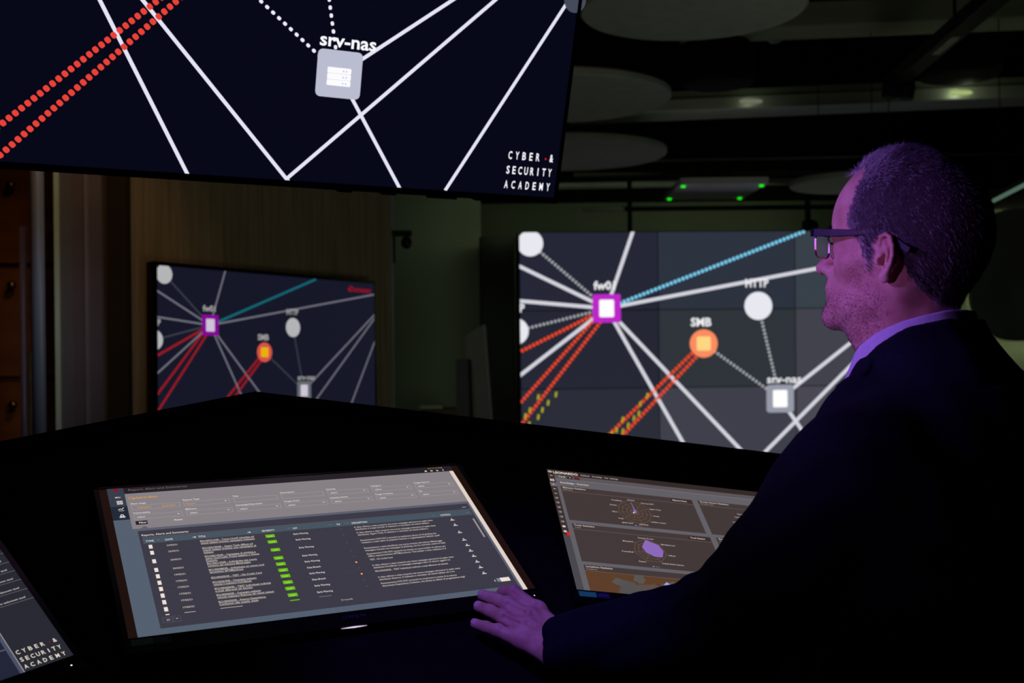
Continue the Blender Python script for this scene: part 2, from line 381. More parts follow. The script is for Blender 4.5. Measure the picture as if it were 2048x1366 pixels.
def monitor(D, label, base):
    t = thing('monitor', label, 'monitor', base)
    display_body(t, D, (0.0, 0.004, 0.0, 0.030), 0.014, black_plastic)
    O, ex, ey = V3(D['O']), V3(D['ex']), V3(D['ey']); ex /= np.linalg.norm(ex); ey /= np.linalg.norm(ey); n = np.cross(ey, ex)
    for sgn in (0, 1):
        a = O - ex * .007 if sgn == 0 else O + ex * D['W']
        MB().boxf(a - n * .014, ex * .007, ey * (D['H'] + .030) , n * .0155).build('side_rail', gloss_black, t)
    return t
def bezel_marks(s, t, logo=True):
    mk = lambda: Screen(s.O + s.n * .0017, s.ex, s.ey, s.W, s.H, 0.0001)
    g = mat('sticker_green', (0.03, 0.70, 0.25), 0.4); bl = mat('sticker_blue', (0.02, 0.024, 0.10), 0.4); gw = mat('sticker_ink', (0.15, 0.6, 0.4), 0.4); bw = mat('sticker_ink_blue', (0.12, 0.14, 0.4), 0.4)
    s2 = mk(); s2.rect(0.003, 1.010, 0.050, 1.046, g, 1); s2.text('NVIDIA', 0.018, 1.036, 0.0085, gw, 2, 0.01, width=0.028); s2.circ(0.0105, 1.028, 0.0045, gw, 2, 12, 0.7); s2.build('green_sticker', t)
    s2 = mk(); s2.rect(0.051, 1.010, 0.087, 1.046, bl, 1); s2.text('G-SYNC', 0.055, 1.034, 0.0075, bw, 2, 0.01, width=0.027); s2.build('blue_sticker', t)
    s2 = mk(); s2.circ(0.983, 1.047, 0.0020, emi(235, 235, 255, 1.3), 2, 10); s2.build('power_light', t)
    if logo: s2 = mk(); s2.spaced('OMEN', 0.480, 0.534, 1.044, 0.0105, mat('etched_logo', (0.05, 0.03, 0.09), 0.35), 2, 0.0, 0.010); s2.build('logo', t)

# ---------------- main monitor page
tB = monitor(MBn, 'monitor lying in the console middle, showing the report table, hand at its corner', (-0.3, 1.75, -0.35))
s = Screen(**MBn, lift=0.00015)
R_ = s.rect
R_(0, 0, 1, 1, emi(30, 16, 11), 0)                                         # unlit side strips of the panel
slate, panel, hdr, srch = emi(84, 96, 112), emi(60, 58, 70), emi(70, 85, 97), emi(134, 128, 132)
R_(0.020, 0.0, 0.978, 1, slate, 1)
R_(0.020, 0.0, 0.0605, 0.14, emi(54, 62, 74), 2); R_(0.020, 0.14, 0.0605, 0.240, emi(34, 41, 56), 2)
R_(0.0605, 0.0, 0.978, 0.047, emi(38, 32, 38), 2)
R_(0.0605, 0.047, 0.966, 0.312, srch, 2)
R_(0.0605, 0.312, 0.966, 0.325, emi(96, 94, 110), 2)
R_(0.0605, 0.325, 0.071, 1, slate, 2)
s.poly([(0.079 * s.W, .312 * s.H), (0.099 * s.W, .312 * s.H), (0.090 * s.W, .296 * s.H)], emi(96, 94, 110), 3)
R_(0.071, 0.330, 0.959, 0.962, panel, 3)
R_(0.078, 0.377, 0.957, 0.379, emi(120, 112, 122), 4)
R_(0.078, 0.382, 0.955, 0.422, hdr, 4)
R_(0.9655, 0.047, 0.9775, 1.0, emi(226, 208, 198), 4)                       # page scroll bar
R_(0.946, 0.455, 0.9515, 0.602, emi(150, 140, 142), 5)
W1 = emi(226, 216, 214); W2 = emi(196, 186, 186); AM = emi(214, 150, 60); G1 = emi(166, 158, 162)
s.circ(0.041, 0.016, 0.0062, emi(150, 6, 36), 4)
s.text('MENU', 0.036, 0.076, 0.0052, W1, 4, 0.02, width=0.013)
for (a, b_) in ((0.0375, 0.098), (0.045, 0.098), (0.0375, 0.113), (0.045, 0.113)):
    R_(a, b_, a + .0065, b_ + .012, W1, 4); R_(a + .002, b_ + .004, a + .0045, b_ + .008, emi(54, 62, 74), 5)
s.line((0.037, 0.166), (0.042, 0.158), .002, W1, 4); s.line((0.042, 0.158), (0.046, 0.164), .002, W1, 4); s.line((0.046, 0.164), (0.051, 0.150), .002, W1, 4); s.line((0.038, .173), (.051, .173), .0015, W1, 4)
R_(0.0365, 0.217, 0.0505, 0.224, W1, 4); s.poly([(.0375 * s.W, .215 * s.H), (.0495 * s.W, .215 * s.H), (.046 * s.W, .200 * s.H), (.041 * s.W, .200 * s.H)], W1, 4); R_(.0415, .205, .0455, .212, emi(34, 41, 56), 5)
s.text('Report, Alert and Summaries', 0.072, 0.027, 0.0085, emi(112, 104, 108), 4, 0.0, width=0.148)
s.text('Search Menu', 0.086, 0.090, 0.0082, AM, 4, 0.02, width=0.053); s.frame(0.068, 0.076, 0.079, 0.091, .0012, AM, 4); R_(.079, .082, .084, .093, AM, 4)
cols = [0.070, 0.199, 0.327, 0.4545, 0.582, 0.710, 0.838]; ends = [0.189, 0.316, 0.443, 0.570, 0.697, 0.825, 0.9525]
r1 = ['Date range', 'Report Type', 'Title', 'Description', 'Severity', 'Category', 'Target Source']; r2 = ['Vulnerability', 'Malware', 'Campaign/Operation', 'Target Actor', 'Industry Sector', 'Target Country', 'Ttp']
for i in range(7):
    a, b_ = cols[i], ends[i]
    for j, (lab, y) in enumerate(((r1[i], 0.132), (r2[i], 0.203))):
        s.text(lab, a, y, 0.0058, W1, 4, 0.012)
        s.frame(a, y + .008, b_, y + .042, 0.0010, G1, 3)
        if j == 1 or i >= 4: s.text('select', a + .008, y + .031, 0.0058, W1, 4, 0.012)
        if j == 1 or i in (1, 4, 5, 6):
            R_(b_ - .013, y + .022, b_ - .008, y + .026, W1, 4)
s.text('Report', cols[1] + .006, .163, .0058, AM, 4, .012); s.text('20/02/2021', .083, .164, .0056, AM, 4, .012, width=.034); s.text('22/02/2021', .143, .164, .0056, AM, 4, .012, width=.034)
R_(0.071, 0.257, 0.0995, 0.284, emi(36, 34, 42), 3); s.text('Filter', 0.079, 0.276, 0.0062, W1, 4, 0.02); s.text('Reset', 0.165, 0.276, 0.0062, W1, 4, 0.015)
s.text('2021-02-23', 0.905, 0.016, 0.0040, AM, 4, 0.0, width=.030); s.text('10:28', 0.938, 0.016, 0.0040, W2, 4, 0.0, width=.012)
for u in (0.895, 0.913, 0.931): s.circ(u, 0.034, 0.0038, W1, 4, 12, 0.8)
R_(.930, .028, .934, .034, emi(60, 50, 58), 5); R_(.912, .031, .915, .036, emi(60, 50, 58), 5); R_(.948, .026, .950, .042, W1, 4)
s.text('Reports, Alerts and Summaries', 0.078, 0.368, 0.0072, W1, 4, 0.008, width=0.112)
R_(.937, .357, .949, .360, W2, 4)
for st, u, wd in (('TYPE', .084, .019), ('DATE', .130, .018), ('TITLE', .210, .017), ('SEVERITY', .369, .033), ('CAT', .449, .012), ('TLP', .566, .010), ('DESCRIPTION', .608, .042), ('CONTROLS', .861, .030)): s.text(st, u, .4125, .0066, W1, 5, .012, width=wd)
for u in (.110, .435, .545, .592, .838, .940): R_(u, .402, u + .008, .4045, emi(116, 124, 132), 5)
for u in (.196, .332): R_(u, .4055, u + .004, .4085, W1, 5); s.circ(u + .006, .407, .0024, W1, 5, 8)
rows = [.446, .488, .546, .604, .646, .688, .728, .770, .811, .854]
dates = ['24/02/21', '23/02/21', '23/02/21', '20/02/21', '19/02/21', '17/02/21', '17/02/21', '17/02/21', '17/02/21', '17/02/21']
ttl = [['IR210022163R - Torna Ursnif veicolato ad', 'utenti italiani tramite campagna malspam'], ['IR210021903R - Agent Tesla diffuso ad', 'utenti italiani tramite una campagna di', 'malspam'], ['IR210021903R - Campagna di phishing a', 'tema UniCredit, Poste Italiane e Intesa', 'Sanpaolo'],
       ['IR210021703R - Individuata una nuova', 'versione del malware MassLogger'], ['IR210020803R - Individuato un nuovo tool', 'denominato APT/MassScout'], ['IR210020303R - TEST - No Credit Card'], ['IR210020103R - Campagna malspam', 'veicola il malware FormBook'], ['IR210020003R - TEST Individuati indirizzi', 'e-mail afferenti ad domini'],
       ['IR210020003R - Campagna malspam', 'veicola malware Remcos ad utenti italiani'], ['IR210020203R - Attacco Dependency', 'Confusion alla supply chain']]
catg = ['Early Warning'] * 5 + ['Data Breach', 'Early Warning', 'Data Breach', 'Early Warning', 'Early Warning']
dsc = [['In data odierna e stata scoperta una nuova campagna attraverso la quale viene', 'distribuito il trojan Ursnif. Il malware e veicolato ad utenti italiani.'], ['In data odierna e stata scoperta una nuova campagna attraverso la quale viene', 'distribuito Agent Tesla. Il malware e veicolato ad utenti italiani a'],
       ['Recentemente il NG SOC Leonardo ha individuato alcune url di phishing che', 'risultano a tutti attivi di popolari banche e organizzazioni italiane quali'], ['Recentemente e stata identificata una nuova versione del malware MassLogger', 'impiegato durante una campagna di phishing, che ha coinvolto utenti in Italia'],
       ['Recentemente il NG SOC Leonardo ha rilevato un nuovo builder di malware per', 'Office, soprannominato APTMacroScout. Tale builder e stato utilizzato in d'], ['TEST - No Credit Card'], ['In data odierna e stata scoperta una nuova campagna attraverso la quale viene', 'distribuito FormBook. La campagna impiegata oltre 10 diversi oggetti tra'],
       ['IR210020003R - TEST Individuati indirizzi e-mail afferenti ad domini'], ['In data odierna e stata scoperta una nuova campagna attraverso la quale viene', 'distribuito Remcos. Il malware e veicolato ad utenti italiani ed e tra'], ['Recentemente il NG SOC Leonardo ha monitorato la notizia di un attacco', 'denominato Dependency Confusion, che sfrutta un difetto di progettazione degli']]
GR = emi(104, 186, 12); CK = emi(236, 222, 214); TX = emi(208, 196, 186)
for i, y in enumerate(rows):
    R_(.088, y - .013, .0965, y + .013, CK, 5)
    s.text(dates[i], .130, y + .006, .0055, TX, 5, .01, width=.025)
    y0 = y - (.006 if len(ttl[i]) < 3 else -.002)
    if i == 5: y0 = y + .004
    for j, ln in enumerate(ttl[i]):
        wd = min(.133, .00335 * len(ln)); yy = y0 - .002 + j * .0158
        s.text(ln, .211, yy + .006, .0060, TX, 5, .008, width=wd); R_(.211, yy + .0078, .211 + wd, yy + .0098, emi(170, 160, 160), 5)
    s.rrect(.385, y + .001, .0118, GR, 5, 0.3, 0.52); s.text('Low', .385, y + .007, .0058, emi(196, 240, 110), 6, .01, anchor='c', width=.013)
    s.text(catg[i], .445, y + .008, .0060, W1, 5, .01, width=.038 if catg[i][0] == 'E' else .034)
    cu = .572
    if i in (5, 7): s.circ(cu, y, .0030, emi(236, 120, 40), 5, 12); s.circ(cu, y, .0017, emi(255, 225, 170), 6, 10)
    else: s.circ(cu, y, .0024, emi(92, 90, 104), 5, 12); s.circ(cu, y, .0016, panel, 6, 10)
    for j, ln in enumerate(dsc[i]):
        s.text(ln, .609, y - .002 + j * .0172, .0060, TX, 5, .008, width=min(.222, .0029 * len(ln)))
    R_(.881, y + .0045, .8935, y + .009, W1, 5); R_(.8862, y - .009, .8878, y + .001, W1, 5); s.poly([(.8835 * s.W, (y - .002) * s.H), (.8905 * s.W, (y - .002) * s.H), (.887 * s.W, (y + .004) * s.H)], W1, 5)
    if i: R_(.079, y - .022, .94, y - .0212, emi(64, 66, 80), 4)
R_(.0885, .884, .097, .889, CK, 5); R_(.374, .886, .397, .892, GR, 5); R_(.13, .886, .155, .8885, TX, 5); R_(.211, .886, .262, .8885, TX, 5); R_(.445, .886, .475, .8885, emi(140, 134, 140), 5)
s.frame(.0795, .900, .1005, .934, .0010, emi(80, 88, 102), 5); s.frame(.1025, .900, .1195, .934, .0010, emi(80, 88, 102), 5); s.text('25', .0875, .923, .006, W2, 5); R_(.1085, .914, .1135, .917, W2, 5)
s.text('10 records', .494, .928, .0062, W2, 5, 0, width=.028)
s.poly([(.902 * s.W, .916 * s.H), (.905 * s.W, .908 * s.H), (.905 * s.W, .924 * s.H)], W1, 5); R_(.9095, .901, .920, .927, emi(112, 116, 136), 5); R_(.920, .901, .9465, .927, emi(238, 224, 216), 5); R_(.9135, .911, .916, .917, W2, 6); R_(.938, .911, .941, .916, emi(190, 180, 176), 6)
s.build('picture', tB); bezel_marks(s, tB)
c_ = s.O + s.ex * .297 + s.ey * .3672
MB().tube([c_ + s.ex * k for k in (-.019, -.010, 0, .010, .019)], [.0002, .0008, .0012, .0008, .0002], 10).build('led_bar', emi(225, 205, 235, 1.0), tB, smooth=True)

# ---------------- right monitor page
tC = monitor(MC, 'monitor in the console behind his forearm, showing purple radar charts', (0.37, 2.0, -0.4))
s = Screen(**MC, lift=0.00015); R_ = s.rect
gut, card, top, txt = emi(98, 96, 102), emi(68, 57, 57), emi(52, 42, 42), emi(206, 190, 184)
R_(0, 0, 1, 1, gut, 0)
R_(0, 0, 1, 0.046, top, 1); R_(0, 0.046, 0.021, 0.58, emi(60, 50, 50), 1); R_(0, .58, .021, 1, emi(74, 72, 78), 1); R_(0, .125, .021, .160, emi(104, 100, 104), 2)
R_(.021, .046, 1, .084, emi(92, 86, 90), 1); R_(.021, .0835, 1, .0865, emi(132, 126, 126), 2)
s.circ(.0095, .022, .0062, txt, 2, 16, .85); s.circ(.0095, .022, .0036, top, 3, 12, .8); s.line((.004, .018), (.016, .028), .0016, txt, 4)
s.text('LEONARDO', .0195, .036, .0115, emi(226, 206, 196), 3, .03, width=.077)
for st, u, wd in (('Dashboard', .106, .027), ('Knowledge', .142, .031), ('Feed', .181, .011), ('Settings', .198, .025)): s.text(st, u, .033, .0062, W2, 3, .01, width=wd)
s.text('Tools', .033, .068, .0068, txt, 3, .02, width=.021); R_(.059, .054, .077, .076, emi(56, 42, 42), 2); s.text('+', .066, .071, .007, txt, 3, .02); R_(.081, .054, .099, .076, emi(100, 34, 36), 2)
s.text('Knowledge - Overview', .034, .124, .0085, txt, 3, .02, width=.088)
for i in range(13):
    v = .062 + i * .0408 + (.0 if i else -.002); u = .010
    if i == 1: R_(.004, v - .010, .0095, v + .010, txt, 3); R_(.011, v - .010, .0165, v + .010, txt, 3)
    elif i < 5: s.circ(u, v, .0026, txt, 3, 10, .8); R_(u + .003, v - .003, u + .006, v + .003, emi(140, 130, 130), 3)
    elif i < 11: s.circ(u, v, .0050, emi(150, 142, 140), 3, 16, .95); s.circ(u, v, .0032, emi(66, 58, 58), 4, 12, .95); s.circ(u + .001, v, .0015, txt, 5, 8)
    else: s.circ(u, v, .0052, emi(210, 196, 190), 3, 16, .95)
R_(.0125, .556, .0225, .583, emi(214, 34, 34), 5); s.circ(.0115, .570, .0030, emi(60, 50, 50), 4, 10)
def cardbox(u0, v0, u1, v1, ti, sub, side=None, ft=None):
    R_(u0, v0, u1, v1, card, 1); R_(u0, v0 + .046 - .002, u1, v0 + .046, emi(120, 104, 100), 3)
    s.text(ti, u0 + .006, v0 + .018, .0068, txt, 3, .015); s.text(sub, u0 + .006, v0 + .035, .0054, emi(170, 156, 150), 3, .0)
    if side: R_(u1 - .070, v0 + .006, u1 - .002, v0 + .038, emi(60, 46, 46), 2); s.text(side, u1 - .064, v0 + .028, .0068, txt, 3, .02, width=.045)
cardbox(.0315, .150, .443, .449, 'Malware Statistics', 'Malwares', 'Malware Name'); cardbox(.461, .147, .93, .449, 'Threat Actors Statistics', 'Intrusion Sets')
cardbox(.0355, .477, .450, .779, 'Tools Statistics', 'Tools', 'Tool Name'); cardbox(.468, .474, .93, .779, 'Threat Events', 'Threat Events')
cardbox(.0375, .804, .93, 1.0, 'Locations Statistics', 'Locations')
R_(.0375, .850, .93, 1.0, emi(92, 62, 40), 2)
rnd = random.Random(4)
for (u, v, r, col, asp) in ((.150, .930, .030, (84, 80, 80), .7), (.125, .915, .018, (88, 86, 84), .8), (.185, .880, .016, (88, 86, 82), 1.2), (.215, .955, .045, (92, 78, 72), .6), (.290, .950, .05, (98, 86, 84), .7), (.33, .90, .04, (98, 86, 84), .6), (.17, .975, .05, (84, 80, 80), .4)):
    pts = []
    for k in range(18):
        a = 2 * math.pi * k / 18; rr = r * s.W * (0.75 + .5 * rnd.random()); pts.append((u * s.W + rr * math.cos(a), min(.999 * s.H, v * s.H - asp * rr * math.sin(a))))
    s.poly(pts, emi(*col), 3)
isl = [(.250, .93), (.254, .895), (.258, .892), (.262, .880), (.266, .890), (.271, .898), (.275, .925), (.270, .945), (.271, .965), (.264, .985), (.256, .990), (.252, .965)]
s.poly([(u * s.W, v * s.H) for u, v in isl][::-1], emi(150, 168, 224), 4); s.poly([(u * s.W, v * s.H) for u, v in [(.258, .955), (.262, .925), (.266, .935), (.263, .965)]][::-1], emi(70, 66, 80), 5)
def radar(cu, cv, ru, rv, nsp, rot, m_, names, extra):
    P_ = lambda k, f: (cu + ru * f * math.sin(2 * math.pi * k / nsp + rot), cv - rv * f * math.cos(2 * math.pi * k / nsp + rot))
    for f in (.25, .5, .75, 1.0):
        for k in range(nsp): s.line(P_(k, f), P_(k + 1, f), .0011, emi(124, 94, 62), 3)
    for k in range(nsp): s.line((cu, cv), P_(k, 1), .0009, emi(116, 88, 60), 3)
    for k in range(nsp):
        p = P_(k, 1.10); an = 'c' if abs(math.sin(2 * math.pi * k / nsp + rot)) < .3 else ('l' if math.sin(2 * math.pi * k / nsp + rot) > 0 else 'r')
        s.text(names[k % len(names)], p[0], p[1] + .006, .0052, txt, 4, .01, anchor=an)
    s.poly([(u * s.W, v * s.H) for u, v in extra][::-1], emi(140, 104, 186), 5)
radar(.241, .322, .050, .098, 11, 0.02, card, ['Emotet', 'Remcos RAT', 'Agent Tesla', 'Ursnif', 'Lokibot variant', 'AZORult', 'njRAT RAT', 'Trick', 'Qbot', 'Dridex', 'FormBook'], [(.238, .222), (.244, .300), (.2475, .312), (.2465, .330), (.240, .334), (.236, .328), (.2405, .30)])
s.circ(.237, .330, .0026, emi(240, 230, 225), 6, 10)
radar(.246, .645, .048, .092, 7, 0.0, card, ['Remote Access', 'Mimikatz tool', 'PsExec', 'Cobalt Strike beacon', 'Empire', 'PowerShell', 'Metasploit'], [(.243, .558), (.278, .592), (.286, .640), (.277, .690), (.255, .690), (.232, .662), (.226, .618)])
for v, u in ((.441, .230), (.770, .240)): s.circ(u, v, .0028, emi(140, 134, 210), 4, 10, .8); s.text('2021', u + .005, v + .005, .0050, emi(130, 112, 112), 4, 0)
for v, u in ((.245, .575), (.275, .562), (.325, .547), (.37, .56)): s.text('Lazarus group', u, v, .0052, txt, 4, .01)
radar(.66, .31, .05, .095, 9, 0.2, card, ['group'], [(.66, .23), (.665, .31), (.655, .315)])
s.build('picture', tC); bezel_marks(s, tC, False)

# ---------------- left monitor page
tA = monitor(MA, 'monitor cut by the photo\'s lower left corner, with white academy lettering', (-0.88, 1.35, -0.4))
s = Screen(**MA, lift=0.00015); R_ = s.rect
R_(0, 0, 1, 1, emi(40, 41, 50), 0)
ln = emi(104, 98, 106)
for i, v in enumerate((.25, .313, .377, .438, .500, .563, .625)):
    R_(.30, v - .0015, 1, v + .0015, ln, 1)
    s.text('Compiled by two unknown tool', .985, v - .012, .0062, emi(200, 190, 186), 2, .01, width=.108, anchor='r'); s.text('attack is', .905, v - .032, .0055, emi(150, 142, 142), 2, .0, anchor='r')
R_(.10, .66, .888, 1, emi(34, 38, 56), 1); R_(.889, .63, .897, 1, emi(74, 78, 104), 2); R_(.8965, .63, .8985, 1, emi(150, 148, 140), 2); R_(.60, .852, .889, .856, emi(110, 112, 126), 2)
cw = emi(226, 216, 200)
s.spaced('CYBER &', .9035, .9885, .899, .0120, cw, 3, .015, .0076); s.circ(.974, .890, .0018, emi(130, 20, 30), 3, 10)
s.spaced('SECURITY', .9025, .9885, .9415, .0120, cw, 3, .015, .0076); s.spaced('ACADEMY', .9025, .9885, .982, .0120, cw, 3, .015, .0076)
s.build('picture', tA); bezel_marks(s, tA)

# ------------------------------------------------------------------ room shell
def structure(name, b, m, **k): o = b.build(name, m, None, **k); o['kind'] = 'structure'; return o
structure('floor', MB().box(-6, 7, -3, 11, -1.55, -1.45), mat('dark_floor', (0.03, 0.03, 0.032), 0.5, 0, 0.3, noise=(4, 0.3)))
structure('ceiling', MB().box(-6, 7, -3, 11, 2.75, 2.85), mat('black_ceiling', (0.008, 0.009, 0.008), 0.9, 0, 0.1, noise=(3, 0.3)))
green = mat('painted_wall', (0.34, 0.40, 0.30), 0.8, 0, 0.1, noise=(1.5, 0.08), bump=(180, 0.2, 0.002))
structure('wall_back', MB().box(-3.0, 5.2, 10.4, 10.5, -1.45, 2.75), green)
wm = bpy.data.materials.new('wood_veneer'); wm.use_nodes = True; nt = wm.node_tree; bs = nt.nodes['Principled BSDF']; bs.inputs['Roughness'].default_value = .6; bs.inputs['Specular IOR Level'].default_value = .15
tc = nt.nodes.new('ShaderNodeTexCoord'); mp = nt.nodes.new('ShaderNodeMapping'); mp.inputs['Scale'].default_value = (30, 30, 1.2); nz = nt.nodes.new('ShaderNodeTexNoise'); nz.inputs['Scale'].default_value = 1.6; nz.inputs['Detail'].default_value = 6
rp = nt.nodes.new('ShaderNodeValToRGB'); rp.color_ramp.elements[0].position = .3; rp.color_ramp.elements[1].position = .7; rp.color_ramp.elements[0].color = (.22, .17, .105, 1); rp.color_ramp.elements[1].color = (.34, .27, .17, 1)
for a, b_ in ((tc.outputs['Object'], mp.inputs['Vector']), (mp.outputs['Vector'], nz.inputs['Vector']), (nz.outputs['Fac'], rp.inputs['Fac']), (rp.outputs['Color'], bs.inputs['Base Color'])): nt.links.new(a, b_)
dw = V3((0.586, 0.81, 0)); dw /= np.linalg.norm(dw); nw = V3((-.81, .586, 0))      # away from the camera
PW = V3((-1.736, 5.100, 0)); LW = 1.786
structure('wall_left', MB().boxf(PW + (0, 0, -1.45), dw * LW, nw * .12, (0, 0, 4.2)), wm)
structure('wall_corner', MB().box(-3.0, -0.24, 9.10, 9.20, -1.45, 2.75), green)
structure('trim_4', MB().box(-0.715, -0.690, 6.66, 6.74, -1.45, 2.75), mat('pale_green_trim', (.36, .42, .34), .6, 0, .2, noise=(4, .1)))
structure('wall_right', MB().box(2.45, 5.2, 7.30, 7.40, -1.45, .86), mat('right_wall_paint', (0.30, 0.33, 0.27), 0.8, 0, 0.1, noise=(2, 0.1)))
structure('wall_far_left', MB().box(-6, -1.9, 6.3, 6.4, -1.45, 2.75), mat('far_left_wall', (0.10, 0.04, 0.02), 0.8, 0, 0.1, noise=(3, 0.1)))
# black bulkhead across the back, above the video wall
structure('trim_1', MB().box(-0.68, 5.1, 9.9, 10.35, 1.24, 2.74), mat('black_bulkhead', (0.007, 0.008, 0.006), 0.9, 0, 0.1, noise=(3, 0.2)))
structure('trim_2', MB().box(2.45, 5.2, 7.205, 7.29, .80, .92), black_metal)
structure('wall_camera_side', MB().box(-6, 7, -3.1, -3.0, -1.45, 2.75), mat('black_ceiling', (0.01,) * 3))

# backlit panel behind the man
t = thing('backlit_panel', 'dark rounded wall panel with green glow around its edge, behind his neck', 'panel', (3.9, 7.2, -1.45))
def rrpoly(x0, x1, z0, z1, r, n=10):
    pts = []
    for cx, cz, a0 in ((x1 - r, z1 - r, 0), (x0 + r, z1 - r, 90), (x0 + r, z0 + r, 180), (x1 - r, z0 + r, 270)):
        for k in range(n + 1): a = math.radians(a0 + 90 * k / n); pts.append((cx + r * math.cos(a), cz + r * math.sin(a)))
    return pts
pts = rrpoly(2.84, 4.7, -0.03, 0.79, .28); k = len(pts)
b = MB(); b.add([(x, 7.10, z) for x, z in pts] + [(x, 7.15, z) for x, z in pts], [tuple(range(k)), tuple(reversed(range(k, 2 * k)))] + [(i, i + k, (i + 1) % k + k, (i + 1) % k) for i in range(k)])
b.build('panel_board', mat('dark_panel', (0.10, 0.11, 0.09), 0.7, 0, 0.2, noise=(3, 0.2)), t)
pi_ = rrpoly(2.87, 4.67, 0.00, 0.76, .25)
b = MB(); b.add([(x, 7.155, z) for x, z in pi_] + [(x, 7.22, z) for x, z in pi_], [(i, (i + 1) % k, (i + 1) % k + k, i + k) for i in range(k)]); b.build('light_strip', emi(226, 238, 176, 2.8), t)
b = MB(); b.box(3.1, 4.4, 7.16, 7.298, .25, .65); b.build('spacer', black_metal, t)

# ---------------- left side: cabinet, partition, posts
t = thing('storage_cabinet', 'orange-brown wooden cabinet with brass knobs at the far left edge', 'cabinet', (-2.4, 5.6, -1.45))
cab = mat('orange_wood', (0.30, 0.10, 0.025), 0.6, 0, 0.2, noise=((3, 3, 14), .25)); cabd = mat('orange_wood_front', (0.36, 0.13, 0.03), 0.55, 0, 0.2, noise=((3, 3, 14), .25))
MB().box(-3.3, -1.78, 5.40, 6.0, -1.45, 1.2).build('carcass', cab, t)
for z0, z1, kz in ((-1.40, -.80, -1.1), (-.77, -.17, -.27), (-.14, .36, .285), (.39, 1.15, .75)):
    for x0, x1, kx in ((-2.62, -1.80, None), (-3.28, -2.65, None)):
        d = MB().box(x0, x1, 5.375, 5.399, z0, z1).build('door', cabd, t, bevel=.004)
        kx = (22 - 1024) / 2300 * 5.33 if x0 > -2.63 else -2.75
        MB().tube([(kx, 5.378, kz), (kx, 5.352, kz), (kx, 5.345, kz), (kx, 5.325, kz)], [.008, .008, .022, .016], 16).build('knob', mat('brass', (.35, .22, .10), .35, 1.0), d, smooth=True)
def X(px, y): return (px - 1024) / 2300 * y
t = thing('glass_door', 'tall grey glass door with pale green edge beside the wooden wall', 'door', (X(160, 4.9), 4.9, -1.45))
dgm = mat('door_dark_grey', (.16, .165, .19), .5, 0, .3, noise=(4, .1)); dgp = mat('door_dark_mauve', (.155, .135, .17), .5, 0, .3, noise=(4, .1))
MB().box(X(114, 4.9), X(123, 4.9), 4.88, 4.93, -1.44, 2.0).build('glass_edge', mat('green_glass_edge', (.60, .82, .68), .3, 0, .5, noise=(5, .1)), t)
MB().box(X(123, 4.9), X(147, 4.9), 4.89, 4.92, -1.44, 2.0).build('leaf', dgm, t); MB().box(X(147, 4.9), X(173, 4.9), 4.895, 4.92, -1.44, 2.0).build('leaf', dgp, t)
MB().box(X(173, 4.9), X(180, 4.9), 4.885, 4.925, -1.44, 2.0).build('stile', mat('aluminium_stile', (.32, .31, .34), .4, 0.3, .3, noise=(5, .1)), t)
MB().box(X(180, 4.9), X(205, 4.9), 4.895, 4.92, -1.44, 2.0).build('leaf', dgp, t)
t = thing('metal_post', 'thick blue-grey metal post in front of the wooden cabinet', 'post', (X(77, 4.7), 4.7, -1.45))
MB().tube([(X(77, 4.7), 4.7, -1.44), (X(77, 4.7), 4.7, 2.7)], .027, 24).build('shaft', mat('blue_grey_metal', (.40, .47, .66), .4, .4, .4, noise=((4, 4, .5), .15)), t, smooth=True)
MB().tube([(X(77, 4.7), 4.7, -1.45), (X(77, 4.7), 4.7, -1.43)], .06, 24).build('base_flange', black_metal, t)
t = thing('metal_post', 'thin purple-grey metal post nearest the left edge of the photo', 'post', (X(48, 4.8), 4.8, -1.45))
MB().tube([(X(48, 4.8), 4.8, -1.44), (X(48, 4.8), 4.8, .50)], .014, 20).build('shaft', mat('mauve_metal', (.36, .29, .44), .45, .4, .4, noise=(5, .1)), t, smooth=True)
MB().tube([(X(48, 4.8), 4.8, -1.45), (X(48, 4.8), 4.8, -1.43)], .04, 24).build('base_flange', black_metal, t)
t = thing('wooden_slat', 'narrow olive wooden slat between the two metal posts', 'slat', (X(58, 4.9), 4.9, -1.45))
MB().box(X(54, 4.9), X(63, 4.9), 4.88, 4.91, -1.45, -.02).build('board', mat('olive_wood', (.25, .19, .09), .6, 0, .2, noise=((4, 4, 20), .2)), t)
# dark reveal between the glass door and the wooden wall
structure('trim_3', MB().box(X(205, 5.0), X(243, 5.0), 5.08, 5.14, -1.45, 2.75), mat('dark_reveal', (.035, .026, .016), .8, 0, .1, noise=(4, .1)))

# ---------------- back corner: security camera, leaning boards, low box
def XZ(px, py, y): return (px - 1024) / 2300 * y, (683 - (px - 1024) * .0105 - py) / 2300 * y
yw = 6.72
t = thing('security_camera', 'small black ball camera on bracket at the corner of the wooden wall', 'camera', (X(805, yw), yw, XZ(805, 480, yw)[1]))
x, z = XZ(788, 495, yw); MB().box(x - .010, x + .012, yw - .0, yw + .03, z - .09, z + .10).build('wall_plate', black_metal, t, bevel=.003)
x, z = XZ(808, 467, yw); MB().box(x - .055, x + .055, yw - .05, yw, z - .018, z + .014).build('arm', black_metal, t, bevel=.004)
x, z = XZ(816, 487, yw)
pr = [(-.034, .004), (-.028, .020), (-.012, .032), (.006, .034), (.02, .028), (.036, .018)]
MB().tube([(x, yw - .03, z + a) for a, r in pr], [r for a, r in pr], 20).build('camera_head', black_plastic, t, smooth=True)
MB().tube([(x - .01, yw - .062, z - .004), (x - .01, yw - .074, z - .006)], .011, 16).build('lens', gloss_black, t)
yl = 7.6
